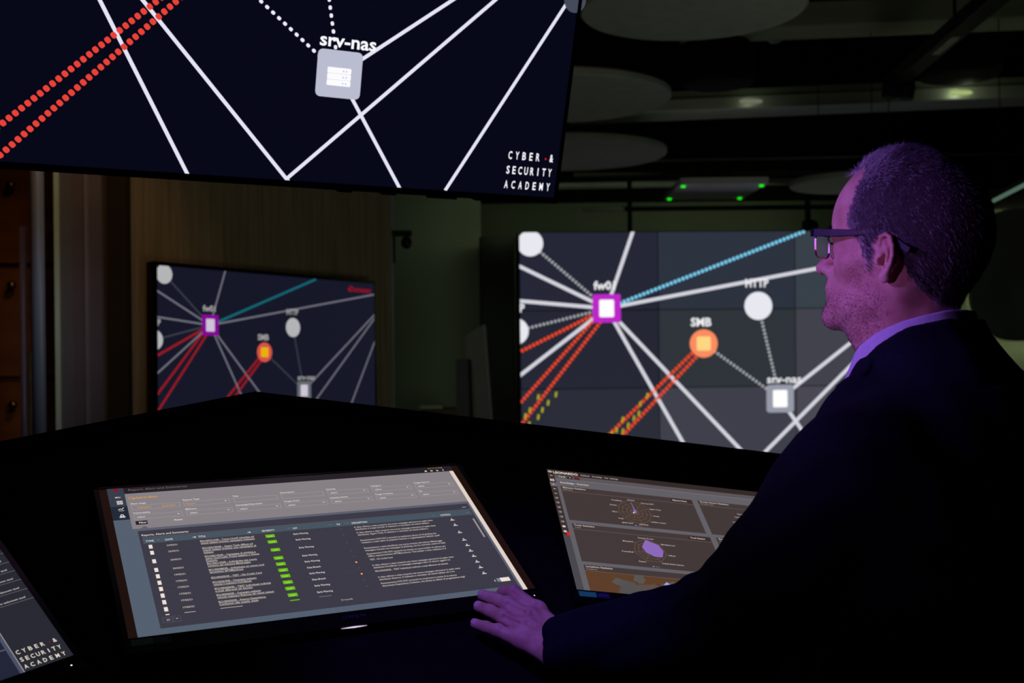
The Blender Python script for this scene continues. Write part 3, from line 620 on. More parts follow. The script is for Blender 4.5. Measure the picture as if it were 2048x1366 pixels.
def quadboard(pxs, y, th):
    q = [XZ(a, b_, y) for a, b_ in pxs]; k = 4
    return MB().add([(x, y, z) for x, z in q] + [(x, y + th, z) for x, z in q], [(0, 1, 2, 3), (7, 6, 5, 4), (0, 4, 5, 1), (1, 5, 6, 2), (2, 6, 7, 3), (3, 7, 4, 0)])
bz = lambda px: 683 - (px - 1024) * .0105 + 1.45 / yl * 2300
t = thing('leaning_board', 'taller pale board leaning beside the black column cabinet', 'board', (X(955, yl), yl, -1.45), 'boards leaning in the back corner')
quadboard([(930, 672), (968, 648), (998, bz(998)), (948, bz(948))], yl, .03).build('panel', mat('pale_board', (.42, .42, .41), .7, 0, .2, noise=(3, .1)), t)
quadboard([(966, 649), (971, 651), (1002, bz(1002)), (997, bz(998))], yl - .004, .038).build('edge_strip', mat('pale_edge', (.55, .56, .54), .6, 0, .2, noise=(3, .1)), t)
t = thing('leaning_board', 'shorter grey board leaning left of the taller pale board', 'board', (X(920, yl - .3), yl - .2, -1.45), 'boards leaning in the back corner')
quadboard([(911, 718), (941, 718), (950, bz(950)), (913, bz(913))], yl - .15, .04).build('panel', mat('grey_board', (.20, .20, .22), .7, 0, .2, noise=(3, .1)), t)
quadboard([(936, 719), (942, 719), (951, bz(951)), (945, bz(950))], yl - .156, .05).build('edge_strip', mat('blue_edge', (.03, .03, .07), .6, 0, .2, noise=(3, .1)), t)
t = thing('low_box', 'low brown box with pale lid just above the console edge, back corner', 'box', (X(865, 8.4), 8.4, -1.45))
x0, z0 = XZ(838, 815, 8.4); x1, _ = XZ(884, 815, 8.4)
MB().box(x0 + .01, x1 + .10, 8.42, 8.7, -1.45, z0 - .016).build('body', mat('brown_box', (.10, .07, .045), .7, 0, .2, noise=(4, .2)), t, bevel=.004)
MB().box(x0, x1, 8.40, 8.72, z0 - .012, z0 + .012).build('lid', mat('pale_lid', (.42, .38, .32), .6, 0, .2, noise=(5, .1)), t, bevel=.003)

# ---------------- ceiling: acoustic discs, beams, duct, speaker panel, rail, tracks
disc_face = mat('acoustic_felt', (.36, .38, .34), .95, 0, .05, noise=(12, .08), bump=(250, .2, .002))
def disc(label, cx, cy, D, r, side):
    x, z = XZ(cx, cy, D)
    t = thing('acoustic_disc', label, 'ceiling disc', (x, D, z), 'round acoustic discs under the ceiling')
    MB().disc((x, D), r, z, z + .045, 72).build('felt_disc', disc_face, t, smooth=False)
    for a in (0.5, 2.6, 4.7):
        MB().tube([(x + r * .6 * math.cos(a), D + r * .6 * math.sin(a), z + .044), (x + r * .6 * math.cos(a), D + r * .6 * math.sin(a), 2.75)], .003, 6).build('suspension_wire', black_metal, t)
disc('large acoustic disc at the top, nearest the camera, right of the television', 1392, 24, 4.9, .48, 0)
disc('acoustic disc half hidden by the television edge, second from the top', 1116, 203, 6.0, .60, 0)
disc('pale acoustic disc beside the television lower right corner', 1137, 313, 7.6, .66, 0)
disc('smallest acoustic disc, just left of the man\'s forehead', 1723, 372, 6.85, .41, 0)
duct_m = mat('galvanised_duct', (.62, .64, .56), .40, .35, .5, noise=((1.2, 8, 8), .12))
olive_m = mat('olive_paint_beam', (.26, .28, .20), .75, 0, .2, noise=((1, 6, 6), .15))
def beam(name, label, cat, p0, p1, h, D0, D1, m, depth=.25, part='body', extra=None):
    """horizontal member seen as a band: p0/p1 = centre pixels of its lower edge"""
    x0, z0 = XZ(p0[0], p0[1], D0); x1, z1 = XZ(p1[0], p1[1], D1)
    z = (z0 + z1) / 2
    t = thing(name, label, cat, ((x0 + x1) / 2, (D0 + D1) / 2, z))
    a, b_ = V3((x0, D0, z0)), V3((x1, D1, z1)); d = b_ - a; w_ = V3((-d[1], d[0], 0)); w_ /= np.linalg.norm(w_)
    MB().boxf(a, d, w_ * depth, (0, 0, h)).build(part, m, t, bevel=.01)
    return t, a, d, w_
t, a, d, w_ = beam('ceiling_beam', 'pale olive ceiling beam across the top right of the photo', 'beam', (1380, 62), (2300, 24), .14, 6.4, 6.4, olive_m, .30)
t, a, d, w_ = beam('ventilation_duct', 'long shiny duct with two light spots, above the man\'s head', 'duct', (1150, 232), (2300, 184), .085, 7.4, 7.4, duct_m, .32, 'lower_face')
MB().boxf(a + w_ * .03 + V3((0, 0, .085)), d, w_ * .25, (0, 0, .055)).build('upper_flange', olive_m, t, bevel=.006)
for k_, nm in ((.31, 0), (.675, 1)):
    c = a + d * k_ + V3((0, -.006, .045)); MB().tube([c - V3((.075, 0, 0)), c - V3((.05, 0, 0)), c + V3((.05, 0, 0)), c + V3((.075, 0, 0))], [.004, .014, .014, .004], 12).build('indicator_or_glint', emi(104, 108, 92) if k_ < .5 else emi(160, 178, 110), t)  # glowing strips painted in place of a lamp's reflection on the duct
for k_ in (.31, .675):
    c = a + d * k_; lamp('duct_glow_fill', 'POINT', (c[0], c[1] - .12, c[2] + .05), (0, 0, 0), (.85, 1.0, .65), .05 if k_ < .5 else .16, .03)  # added point lamps, no fixture there, spreading a glow round the strips
tray, a, d, w_ = beam('cable_tray', 'thin cable tray crossing behind the green-lit ceiling panel', 'cable tray', (1060, 375), (1592, 364), .035, 9.3, 9.3, mat('grey_tray', (.36, .38, .36), .6, .2, .3, noise=(3, .1)), .18)
t, a, d, w_ = beam('ceiling_pipe', 'thin dark pipe just below the duct', 'pipe', (1150, 327), (2200, 305), .018, 8.2, 8.2, mat('dark_pipe', (.14, .15, .11), .6, .2, .3, noise=(3, .1)), .03)
t, a, d, w_ = beam('conduit', 'lower green-grey conduit above the cable tray', 'conduit', (1150, 352), (1900, 346), .03, 9.4, 9.4, mat('green_conduit', (.12, .15, .11), .7, .1, .3, noise=(3, .1)), .05)
for px in (1100, 1330, 1585):
    x, z = XZ(px, 368, 9.39); MB().tube([(x, 9.39, z + .03), (x, 9.39, 2.75)], .006, 8).build('hanging_rod', black_metal, tray)
# ceiling speaker panel with four green lights
x0, z0 = XZ(1365, 368, 8.0); x1, _ = XZ(1541, 364, 8.0); 
t = thing('ceiling_panel', 'flat hanging ceiling panel with four green corner lights', 'panel', ((x0 + x1) / 2, 8.45, z0), None)
MB().box(x0, x1, 8.0, 8.92, z0, z0 + .045).build('housing', mat('panel_grey', (.85, .80, .88), .6, 0, .2, noise=(5, .06)), t, bevel=.004)
for cx, cy in ((.05, .10), (.95, .10), (.05, .88), (.93, .88)):
    c = V3((x0 + (x1 - x0) * cx, 8.0 + .92 * cy, z0)); MB().tube([c + (0, 0, .002), c - V3((0, 0, .012))], .015, 16).build('indicator_or_glint', emi(20, 235, 20, 1.2), t)
for cx in (.3, .7):
    c = V3((x0 + (x1 - x0) * cx, 8.45, z0 + .04)); MB().tube([c, (c[0], c[1], 2.75)], .004, 6).build('hanging_rod', black_metal, t)
# black rail above the video wall with hangers
t = thing('display_rail', 'black horizontal rail with hangers just above the video wall', 'rail', (1.4, 8.75, .98))
x0, z0 = XZ(1168, 422, 8.8); x1, z1 = XZ(1900, 422, 8.8)
MB().box(x0, x1, 8.78, 8.82, z0 - .005, z0 + .027).build('rail', black_metal, t)
for px in (1262, 1618, 1840):
    x, _ = XZ(px, 400, 8.8); MB().box(x - .014, x + .014, 8.765, 8.835, .70, 1.25).build('hanger', black_metal, t)
x, z = XZ(1628, 448, 8.6)
t = thing('ceiling_camera', 'small dark camera clamped to the rail hanger before the glasses', 'camera', (x, 8.6, z))
MB().box(x - .045, x + .03, 8.66, 8.76, z - .04, z + .04).build('clamp', black_metal, t, bevel=.006)
MB().tube([(x - .005, 8.66, z), (x + .0, 8.58, z - .015), (x + .0, 8.55, z - .02)], [.035, .04, .03], 16).build('camera_body', black_plastic, t, smooth=True)
# diagonal track with spot heads
t = thing('lighting_track', 'black diagonal lighting track in the upper right corner', 'track', (2.1, 5.2, 1.5))
a = V3((*XZ(1800, 172, 6.2), 0)); a = V3((a[0], 6.2, a[1])); c = XZ(2080, -60, 4.4); c = V3((c[0], 4.4, c[1]))
d = c - a; u_ = np.cross(d, (0, 0, 1.0)); u_ /= np.linalg.norm(u_)
MB().boxf(a - u_ * .045, d, u_ * .09, (0, 0, .07)).build('rail', black_metal, t, bevel=.005)
c = a + d * .35 - V3((0, 0, .004)); MB().boxf(c - u_ * .02, d * .16, u_ * .04, (0, 0, .004)).build('connector_strip', mat('ribbed_grey', (.35, .35, .33), .4, .5, .4, noise=(90, .8)), t)
for k_, dd in ((.01, -.045), (.03, .05)):
    c = a + d * k_ + u_ * dd; MB().tube([c + (0, 0, .05), c - V3((0, 0, .02)), c - V3((0.01, 0, .075))], [.035, .045, .04], 16).build('spot_head', black_metal, t)
MB().tube([a + d * .5 + (0, 0, .06), (a[0] + d[0] * .5, a[1] + d[1] * .5, 2.75)], .008, 8).build('hanging_rod', black_metal, t)
t = thing('pendant_speaker', 'big round black pendant hanging beside the diagonal track', 'speaker', (*[(lambda q: q)(XZ(1925, 110, 7.05))[0]], 7.05, XZ(1925, 150, 7.05)[1]))
x, z = XZ(1925, 158, 7.05)
pr = [(0, .20), (.012, .245), (.05, .26), (.20, .25), (.27, .20), (.29, .06)]
MB().tube([(x, 7.05, z + h) for h, r in pr], [r * .95 for h, r in pr], 32).build('shell', mat('matte_black_shell', (.006, .006, .006), .8, 0, .15, noise=(9, .2)), t, smooth=True)
MB().tube([(x, 7.05, z + .28), (x, 7.05, 2.75)], .012, 8).build('stem', black_metal, t)
x, z = XZ(1440, 172, 6.7)
t = thing('pendant_speaker', 'round black pendant hidden between the discs and the duct', 'speaker', (x, 6.7, z))
MB().tube([(x, 6.7, z + h) for h, r in pr], [r * .85 for h, r in pr], 32).build('shell', MATS['matte_black_shell'], t, smooth=True)
MB().tube([(x, 6.7, z + .28), (x, 6.7, 2.75)], .012, 8).build('stem', black_metal, t)
x, z = XZ(1556, 78, 6.8)
t = thing('smoke_detector', 'small dim round detector below the olive ceiling beam', 'detector', (x, 6.8, z))
MB().tube([(x, 6.8, z - .02), (x, 6.8, z), (x, 6.8, z + .04)], [.03, .05, .055], 20).build('dome', mat('dim_white', (.12, .14, .12), .4, 0, .3, noise=(4, .1)), t, smooth=True)
MB().tube([(x, 6.8, z + .04), (x, 6.8, 2.75)], .006, 8).build('stem', black_metal, t)
# light strip at the far right edge
x0, z0 = XZ(1985, 404, 6.6); x1, z1 = XZ(2075, 358, 5.6)
t = thing('light_strip', 'dim greenish linear lamp at the right edge, behind the head', 'lamp', ((x0 + x1) / 2, 6.1, (z0 + z1) / 2))
a = V3((x0, 6.6, z0)); d = V3((x1, 5.6, z1)) - a
MB().boxf(a, d, (0.03, 0.03, 0), (0, 0, .012)).build('diffuser', emi(78, 102, 88), t)
MB().boxf(a + (0, 0, .0125), d, (0.03, 0.03, 0), (0, 0, .025)).build('profile', black_metal, t)
for k_ in (.2, .8):
    c = a + d * k_ + V3((.015, .015, .03)); MB().tube([c, (c[0], c[1], 2.75)], .003, 6).build('suspension_wire', black_metal, t)
#PERSON#
# ------------------------------------------------------------------ the man
HCn = V3((0.497, 1.454, 0.0945)); HF = V3((-.7193, .6947, 0)); HL = V3((-.6947, -.7193, 0)); HU = V3((0, 0, 1))
def wl(p): p = np.atleast_2d(p); return HCn + p[:, :1] * HF + p[:, 1:2] * HL + p[:, 2:3] * HU     # head frame -> room
def lw(p): q = np.atleast_2d(p) - HCn; return np.stack([q @ HF, q @ HL, q @ HU], 1)
def ell(p, c, r):
    q = (p - V3(c)) / V3(r); k0 = np.linalg.norm(q, axis=1); k1 = np.linalg.norm(q / V3(r), axis=1) + 1e-9
    return k0 * (k0 - 1) / k1
def cone(p, a, b, ra, rb):
    a, b = V3(a), V3(b); d = b - a; t = np.clip(((p - a) @ d) / (d @ d), 0, 1)
    return np.linalg.norm(p - a - t[:, None] * d, axis=1) - (ra + (rb - ra) * t)
def smin(a, b, k): h = np.maximum(k - np.abs(a - b), 0) / k; return np.minimum(a, b) - h * h * k * .25
def smax(a, b, k): return -smin(-a, -b, k)
def chain(p, pts, rs, k=0.004):
    d = None
    for i in range(len(pts) - 1):
        c = cone(p, pts[i], pts[i + 1], rs[i], rs[i + 1]); d = c if d is None else smin(d, c, k)
    return d
def mir(p): q = p.copy(); q[:, 1] = np.abs(q[:, 1]); return q

def nets(sdf, lo, hi, h):
    """surface of sdf = 0 as a quad mesh (naive surface nets), evaluated coarse-to-fine"""
    lo, hi = V3(lo), V3(hi); B = 8; n = np.ceil((hi - lo) / (h * B)).astype(int) * B
    ax = [lo[i] + h * np.arange(n[i] + 1) for i in range(3)]
    F = np.full(tuple(n + 1), 1.0)
    cn = n // B; cc = np.stack(np.meshgrid(*[lo[i] + h * B * (np.arange(cn[i]) + .5) for i in range(3)], indexing='ij'), -1).reshape(-1, 3)
    dc = sdf(cc).reshape(tuple(cn)); near = np.argwhere(np.abs(dc) < h * B * 1.35)
    F[:] = np.repeat(np.repeat(np.repeat(np.sign(dc), B, 0), B, 1), B, 2)[tuple(np.meshgrid(*[np.minimum(np.arange(n[i] + 1), n[i] - 1) for i in range(3)], indexing='ij'))]
    g = np.stack(np.meshgrid(*[np.arange(B + 1)] * 3, indexing='ij'), -1).reshape(-1, 3)
    for s0 in range(0, len(near), 400):
        nb = near[s0:s0 + 400]; idx = (nb[:, None, :] * B + g[None]).reshape(-1, 3)
        val = sdf(lo + h * idx); F[idx[:, 0], idx[:, 1], idx[:, 2]] = val
    S = F < 0
    corners = [(i, j, k) for i in (0, 1) for j in (0, 1) for k in (0, 1)]
    def sub(A, c): return A[c[0]:n[0] + c[0], c[1]:n[1] + c[1], c[2]:n[2] + c[2]]
    cnt = sum(sub(S, c).astype(np.int8) for c in corners); act = (cnt > 0) & (cnt < 8)
    ids = np.argwhere(act); vid = np.full(act.shape, -1); vid[act] = np.arange(len(ids))
    acc = np.zeros((len(ids), 3)); num = np.zeros(len(ids))
    for a in corners:
        for d in range(3):
            if a[d]: continue
            b = list(a); b[d] = 1
            fa = F[ids[:, 0] + a[0], ids[:, 1] + a[1], ids[:, 2] + a[2]]; fb = F[ids[:, 0] + b[0], ids[:, 1] + b[1], ids[:, 2] + b[2]]
            m = (fa < 0) != (fb < 0); t = fa / (fa - fb + 1e-20); q = np.tile(V3(a), (len(ids), 1)); q[:, d] += t
            acc[m] += q[m]; num[m] += 1
    verts = lo + h * (ids + acc / num[:, None])
    faces = []
    for d in range(3):
        e1, e2 = [(1, 2), (2, 0), (0, 1)][d]
        sl0 = [slice(1, n[i]) for i in range(3)]; sl1 = list(sl0); sl0[d] = slice(0, n[d]); sl1[d] = slice(1, n[d] + 1)
        a, b = S[tuple(sl0)], S[tuple(sl1)]; off = V3([1, 1, 1]); off[d] = 0
        for mask, flip in ((a & ~b, False), (~a & b, True)):
            q = np.argwhere(mask) + off.astype(int)
            if not len(q): continue
            def g_(u, v_): r = q.copy(); r[:, e1] -= u; r[:, e2] -= v_; return vid[r[:, 0], r[:, 1], r[:, 2]]
            f = np.stack([g_(1, 1), g_(0, 1), g_(0, 0), g_(1, 0)], 1)
            if flip: f = f[:, ::-1]
            faces.append(f)
    faces = np.concatenate(faces); faces = faces[(faces >= 0).all(1)]
    return verts, faces
def relax(v, f, it=1, lam=.5):
    for _ in range(it):
        s = np.zeros_like(v); c = np.zeros(len(v))
        for k in range(4):
            a, b = f[:, k], f[:, (k + 1) % 4]; np.add.at(s, a, v[b]); np.add.at(c, a, 1); np.add.at(s, b, v[a]); np.add.at(c, b, 1)
        v = v + lam * (s / np.maximum(c, 1)[:, None] - v)
    return v
def grad(sdf, v, e=.0008):
    g = np.stack([sdf(v + e * V3(a)) - sdf(v - e * V3(a)) for a in ((1, 0, 0), (0, 1, 0), (0, 0, 1))], 1); return g / (np.linalg.norm(g, axis=1)[:, None] + 1e-12)
def nmesh(name, parts, mats, parent, smooth=True):
    """parts: list of (verts in room coordinates, faces, material index)"""
    off = np.array(parent.location) if parent is not None else np.zeros(3)
    if parent is not None and parent.parent is not None: off = off + np.array(parent.parent.location)
    V, F_, M_ = [], [], []; k = 0
    for v, f, m in parts: V.append(v); F_.append(np.asarray(f) + k); M_.append(np.full(len(f), m)); k += len(v)
    V = np.concatenate(V) + V3((0, 0, HC)) - off; me = bpy.data.meshes.new(name)
    nv = [f.shape[1] for f in F_]
    loops = np.concatenate([f.ravel() for f in F_]); tot = np.concatenate([np.full(len(f), f.shape[1]) for f in F_])
    me.vertices.add(len(V)); me.vertices.foreach_set('co', V.ravel().astype(np.float32))
    me.loops.add(len(loops)); me.loops.foreach_set('vertex_index', loops.astype(np.int32))
    me.polygons.add(len(tot)); me.polygons.foreach_set('loop_start', (np.cumsum(tot) - tot).astype(np.int32)); me.polygons.foreach_set('material_index', np.concatenate(M_).astype(np.int32))
    me.polygons.foreach_set('use_smooth', [smooth] * len(tot))
    for m in mats: me.materials.append(m)
    me.update(calc_edges=True); me.validate()
    o = bpy.data.objects.new(name, me); link(o, parent); return o

# -- head and neck
EA = V3((-math.cos(math.radians(13)), math.sin(math.radians(13)), 0.06)); EA /= np.linalg.norm(EA)      # ear: towards its rear rim
EU = V3((-0.12, 0.0, 1.0)); EU -= EA * (EU @ EA); EU /= np.linalg.norm(EU); EN = np.cross(EA, EU); EN = EN if EN[1] > 0 else -EN
EO = V3((-0.006, 0.0765, 0.002)); ES = 0.86
def ear(p):
    q = (p - EO) / ES; a, u, w_ = q @ EA, q @ EU, q @ EN; E2 = np.stack([a, u, w_], 1)
    helix = [(.003, .008, .001), (.002, .019, .004), (.007, .029, .0055), (.016, .031, .0065), (.024, .025, .0075), (.0275, .013, .008), (.0265, .000, .0075), (.021, -.012, .0065), (.013, -.022, .005), (.006, -.027, .003)]
    d = chain(E2, helix, [.0026, .0030, .0032, .0034, .0036, .0036, .0034, .0032, .0040, .0050], .002)
    d = smin(d, ell(E2, (.013, .003, .0005), (.0150, .029, .0034)), .003)
    d = smin(d, chain(E2, [(.010, .023, .0035), (.0155, .013, .0055), (.0170, .002, .0065), (.0135, -.010, .0060), (.007, -.014, .0045)], [.0018, .0026, .0028, .0028, .0020], .002), .0025)
    d = smin(d, ell(E2, (.006, -.028, .002), (.0085, .0090, .0048)), .005)
    d = smin(d, ell(E2, (-.002, -.005, .0045), (.0038, .0060, .0036)), .004)
    return d * ES
def concha(p):
    q = (p - EO) / ES; E2 = np.stack([q @ EA, q @ EU, q @ EN], 1)
    d = ell(E2, (.0070, -.004, .0040), (.0062, .0088, .0170))
    d = smin(d, ell(E2, (.0095, .004, .0075), (.0050, .0060, .0065)), .003)
    d = smin(d, ell(E2, (.0165, .020, .0085), (.0040, .0080, .0050)), .001)
    return d * ES
def head(p):
    m = mir(p)
    d = ell(p, (-.012, 0, .046), (.0925, .0755, .0835))
    d = smin(d, ell(p, (.010, 0, .053), (.0755, .067, .0765)), .03)
    d = smin(d, ell(p, (-.030, 0, .018), (.062, .066, .062)), .03)
    d = smin(d, ell(p, (.040, 0, -.015), (.044, .054, .066)), .03)
    d = smin(d, cone(m, (.004, .055, -.008), (.012, .051, -.048), .016, .013), .022)
    d = smin(d, cone(m, (.012, .050, -.048), (.088, .016, -.067), .013, .0125), .022)
    d = smin(d, cone(p, (.0885, -.010, -.0650), (.0885, .010, -.0650), .0165, .0165), .014)
    d = smin(d, ell(p, (.038, 0, -.050), (.050, .042, .028)), .02)
    d = smin(d, ell(p, (.062, 0, -.030), (.036, .036, .036)), .02)
    d = smin(d, ell(p, (.036, 0, -.088), (.036, .036, .026)), .02)
    d = smin(d, cone(m, (.052, .047, -.002), (.020, .062, .006), .014, .010), .018)                 # cheekbone
    d = smin(d, cone(m, (.0765, .008, .036), (.064, .045, .040), .0085, .0075), .012)                # brow
    d = smax(d, -ell(m, (.093, .032, .017), (.016, .019, .013)), .014)                                # eye socket
    d = smin(d, ell(m, (.068, .032, .018), (.0135, .0150, .0125)), .003)                              # lids over the eyeball
    d = smin(d, chain(p, [(.078, 0, .036), (.090, 0, .019), (.1065, 0, .005), (.1135, 0, -.001)], [.0075, .0068, .0078, .0092], .006), .010)   # nose
    d = smin(d, ell(m, (.0995, .0125, -.004), (.0095, .0062, .0070)), .006)
    d = smax(d, -ell(m, (.1055, .0072, -.0120), (.0060, .0033, .0045)), .003)                         # nostril
    d = smin(d, ell(p, (.088, 0, -.024), (.013, .024, .016)), .012)                                   # upper jaw
    d = smin(d, chain(m, [(.1020, .0, -.0280), (.0960, .013, -.0300), (.084, .024, -.0330)], [.0045, .004, .0025], .004), .006)
    d = smin(d, chain(m, [(.1005, .0, -.0400), (.0950, .012, -.0390), (.084, .022, -.0345)], [.0052, .0045, .0025], .004), .006)
    d = smax(d, -chain(m, [(.1090, 0, -.0340), (.0990, .014, -.0345), (.087, .025, -.0340)], [.0016, .0014, .001], .002), .003)
    d = smin(d, cone(p, (-.010, 0, -.010), (-.004, 0, -.17), .055, .058), .030)                     # neck
    d = smin(d, cone(m, (-.020, .052, -.030), (.030, .018, -.160), .013, .012), .022)                 # neck muscle
    d = smin(d, ell(p, (.044, 0, -.118), (.012, .011, .016)), .014)
    return smax(smin(d, ear(m), .0030), -concha(m), .002)
hv, hf = nets(head, (-.128, -.106, -.165), (.128, .106, .15), .0018)
hv = relax(hv, hf, 1, .35)
skin = bpy.data.materials.new('skin'); skin.use_nodes = True; nt = skin.node_tree; bs = nt.nodes['Principled BSDF']
bs.inputs['Roughness'].default_value = .48; bs.inputs['Specular IOR Level'].default_value = .35; bs.inputs['Subsurface Weight'].default_value = .15; bs.inputs['Subsurface Radius'].default_value = (.01, .004, .002); bs.inputs['Subsurface Scale'].default_value = .5
tc = nt.nodes.new('ShaderNodeTexCoord'); nz = nt.nodes.new('ShaderNodeTexNoise'); nz.inputs['Scale'].default_value = 38; nz.inputs['Detail'].default_value = 6; rp = nt.nodes.new('ShaderNodeValToRGB')
rp.color_ramp.elements[0].position = .35; rp.color_ramp.elements[1].position = .68; rp.color_ramp.elements[0].color = (.60, .30, .24, 1); rp.color_ramp.elements[1].color = (.78, .48, .38, 1)
n2 = nt.nodes.new('ShaderNodeTexNoise'); n2.inputs['Scale'].default_value = 420; n2.inputs['Detail'].default_value = 3; bp_ = nt.nodes.new('ShaderNodeBump'); bp_.inputs['Strength'].default_value = .25; bp_.inputs['Distance'].default_value = .0006
for a, b_ in ((tc.outputs['Object'], nz.inputs['Vector']), (nz.outputs['Fac'], rp.inputs['Fac']), (rp.outputs['Color'], bs.inputs['Base Color']), (tc.outputs['Object'], n2.inputs['Vector']), (n2.outputs['Fac'], bp_.inputs['Height']), (bp_.outputs['Normal'], bs.inputs['Normal'])): nt.links.new(a, b_)

# -- hand (room coordinates, resting on the monitor corner)
FING = dict(pinky=([(-.0562, 1.6451, -.4037), (-.0412, 1.6349, -.4058), (-.0240, 1.6222, -.4085), (.0110, 1.6080, -.4190)], [.0075, .0083, .0092, .0122]),
            ring=([(-.0522, 1.6789, -.3869), (-.0365, 1.6652, -.3895), (-.0160, 1.6440, -.3950), (.0180, 1.6214, -.4075)], [.0082, .0092, .0103, .0130]),
            middle=([(-.0470, 1.7020, -.3756), (-.0322, 1.6889, -.3770), (-.0103, 1.6681, -.3815), (.0260, 1.6388, -.3980)], [.0085, .0095, .0107, .0135]),
            index=([(-.0230, 1.7200, -.3800), (-.0157, 1.7075, -.3715), (-.0010, 1.6920, -.3700), (.0320, 1.6600, -.3910)], [.0080, .0092, .0105, .0132]))
WR = V3((.0600, 1.5850, -.4220)); WR2 = V3((.0900, 1.5720, -.4270)); side = V3((.30, .86, .40)); side /= np.linalg.norm(side)
def hand(p):
    d = None
    for k, (pts, rs) in FING.items():
        c = chain(p, pts, rs, .004)
        pip, mcp = V3(pts[2]), V3(pts[3])
        c = smin(c, np.linalg.norm(p - (pip + V3((0, 0, .0015))), axis=1) - rs[2] * 1.02, .004)
        d = c if d is None else smin(d, c, .0035)
    pal = None
    for (k, (pts, rs)), o_ in zip(FING.items(), (-.024, -.009, .006, .021)):
        c = cone(p, V3(pts[3]), WR + side * o_ * .9, rs[3] * 1.0, .0145); pal = c if pal is None else smin(pal, c, .016)
    pal = smin(pal, cone(p, WR - side * .012, WR2 - side * .012, .0185, .020), .012); pal = smin(pal, cone(p, WR + side * .012, WR2 + side * .012, .0185, .020), .012)
    for k, (pts, rs) in FING.items(): pal = smin(pal, np.linalg.norm(p - (V3(pts[3]) + V3((.001, 0, .0035))), axis=1) - rs[3] * .92, .008)
    d = smin(d, pal, .008)
    th = chain(p, [WR + side * .020, (.050, 1.648, -.4110), (.030, 1.688, -.4020), (.012, 1.706, -.3960)], [.0165, .0135, .0105, .0085], .006)
    d = smin(d, th, .012)
    for k, (a, b_) in enumerate((('pinky', 'ring'), ('ring', 'middle'), ('middle', 'index'))):       # webbing and valleys on the back of the hand
        m_ = (V3(FING[a][0][3]) + V3(FING[b_][0][3])) / 2; e_ = (V3(FING[a][0][2]) + V3(FING[b_][0][2])) / 2
        v_ = m_ + (e_ - m_) * .25 + V3((0, 0, .0125)); d = smax(d, -cone(p, v_, m_ + (e_ - m_) * .9 + V3((0, 0, .012)), .0020, .0030), .006)
        d = smax(d, -cone(p, m_ + V3((.004, 0, .0185)), m_ + (WR - m_) * .45 + V3((0, 0, .0195)), .0030, .0016), .010)
    return d
gv, gf = nets(hand, (-.075, 1.545, -.455), (.115, 1.745, -.345), .0013)
gv = relax(gv, gf, 1, .3)

# -- body under the clothes: continuous trunk, arms and legs
SHL, ELL_, WRL = V3((-.030, .195, -.250)), V3((.150, .172, -.455)), lw(WR2)[0]
SHR, ELR, WRR = V3((-.045, -.195, -.250)), V3((-.075, -.245, -.54)), V3((-.02, -.245, -.79))
HIP = -.80
def trunk(p, e=0.0):
    d = ell(p, (-.075, 0, -.38), (.112 + e, .160 + e, .20)); d = smin(d, ell(p, (-.060, 0, -.66), (.115 + e, .150 + e, .20)), .10)
    return smin(d, cone(p, (-.03, 0, -.12), (-.06, 0, -.30), .052 + e * .3, .09 + e), .06)
def body_low(p):
    d = trunk(p)
    for a, b_, c in ((SHL, ELL_, WRL), (SHR, ELR, WRR)):
        d = smin(d, cone(p, a, b_, .050, .040), .05); d = smin(d, cone(p, b_, c, .038, .026), .02)
    d = smin(d, cone(p, (-.045, .17, -.24), (-.045, -.17, -.24), .052, .052), .06)
    m = mir(p)
    d = smin(d, cone(m, (-.06, .085, -.84), (-.03, .10, -1.10), .078, .055), .05); return smin(d, cone(m, (-.03, .10, -1.10), (-.06, .11, -1.46), .052, .036), .02)
bv, bf = nets(body_low, (-.26, -.36, -1.50), (.48, .36, -.10), .009)
rh = V3(WRR); 
def rhand(p):
    d = ell(p, rh + V3((.03, 0, -.045)), (.024, .040, .05))
    for i, o_ in enumerate((-.028, -.010, .009, .027)): d = smin(d, chain(p, [rh + V3((.035, o_, -.085)), rh + V3((.045, o_, -.12)), rh + V3((.035, o_, -.145 + abs(o_) * .4))], [.009, .0085, .0075]), .006)
    return smin(d, chain(p, [rh + V3((.03, .032, -.03)), rh + V3((.055, .048, -.07)), rh + V3((.06, .045, -.095))], [.013, .010, .009]), .010)
rv, rf = nets(rhand, rh + V3((-.03, -.07, -.18)), rh + V3((.11, .08, .02)), .003)
person = thing('person', 'man with glasses in dark jacket looking left, hand on the middle monitor', 'person', (*wl((-.06, 0, 0))[0][:2], -1.45))
nmesh('body', [(wl(hv), hf, 0), (gv, gf, 0), (wl(bv), bf, 0), (wl(rv), rf, 0)], [skin], person)
# fingernails
nail = mat('fingernail', (.80, .52, .46), .25, 0, .5, noise=(80, .05))
for k, (pts, rs) in FING.items():
    if k == 'index': continue
    a, b_ = V3(pts[0]), V3(pts[1]); d = (a - b_) / np.linalg.norm(a - b_); up_ = V3((-.15, -.35, .92)); up_ -= d * (up_ @ d); up_ /= np.linalg.norm(up_); sd = np.cross(d, up_); r = rs[0]
    vs = []; fs = []
    for i in range(7):
        for j in range(7):
            t_, q = (i - 3) / 3, (j - 3) / 3; ang = q * .95 * math.sqrt(max(0, 1 - .25 * max(0, t_) ** 2 * 2))
            vs.append(a + d * (t_ * .0048 + .0005) * 1.0 + (up_ * math.cos(ang) + sd * math.sin(ang)) * (r * (1.045 - .10 * max(0, t_) ** 2)))
    for i in range(6):
        for j in range(6): fs.append((i * 7 + j, i * 7 + j + 1, i * 7 + j + 8, i * 7 + j + 7))
    nmesh('fingernail', [(np.array(vs), np.array(fs), 0)], [nail], person)
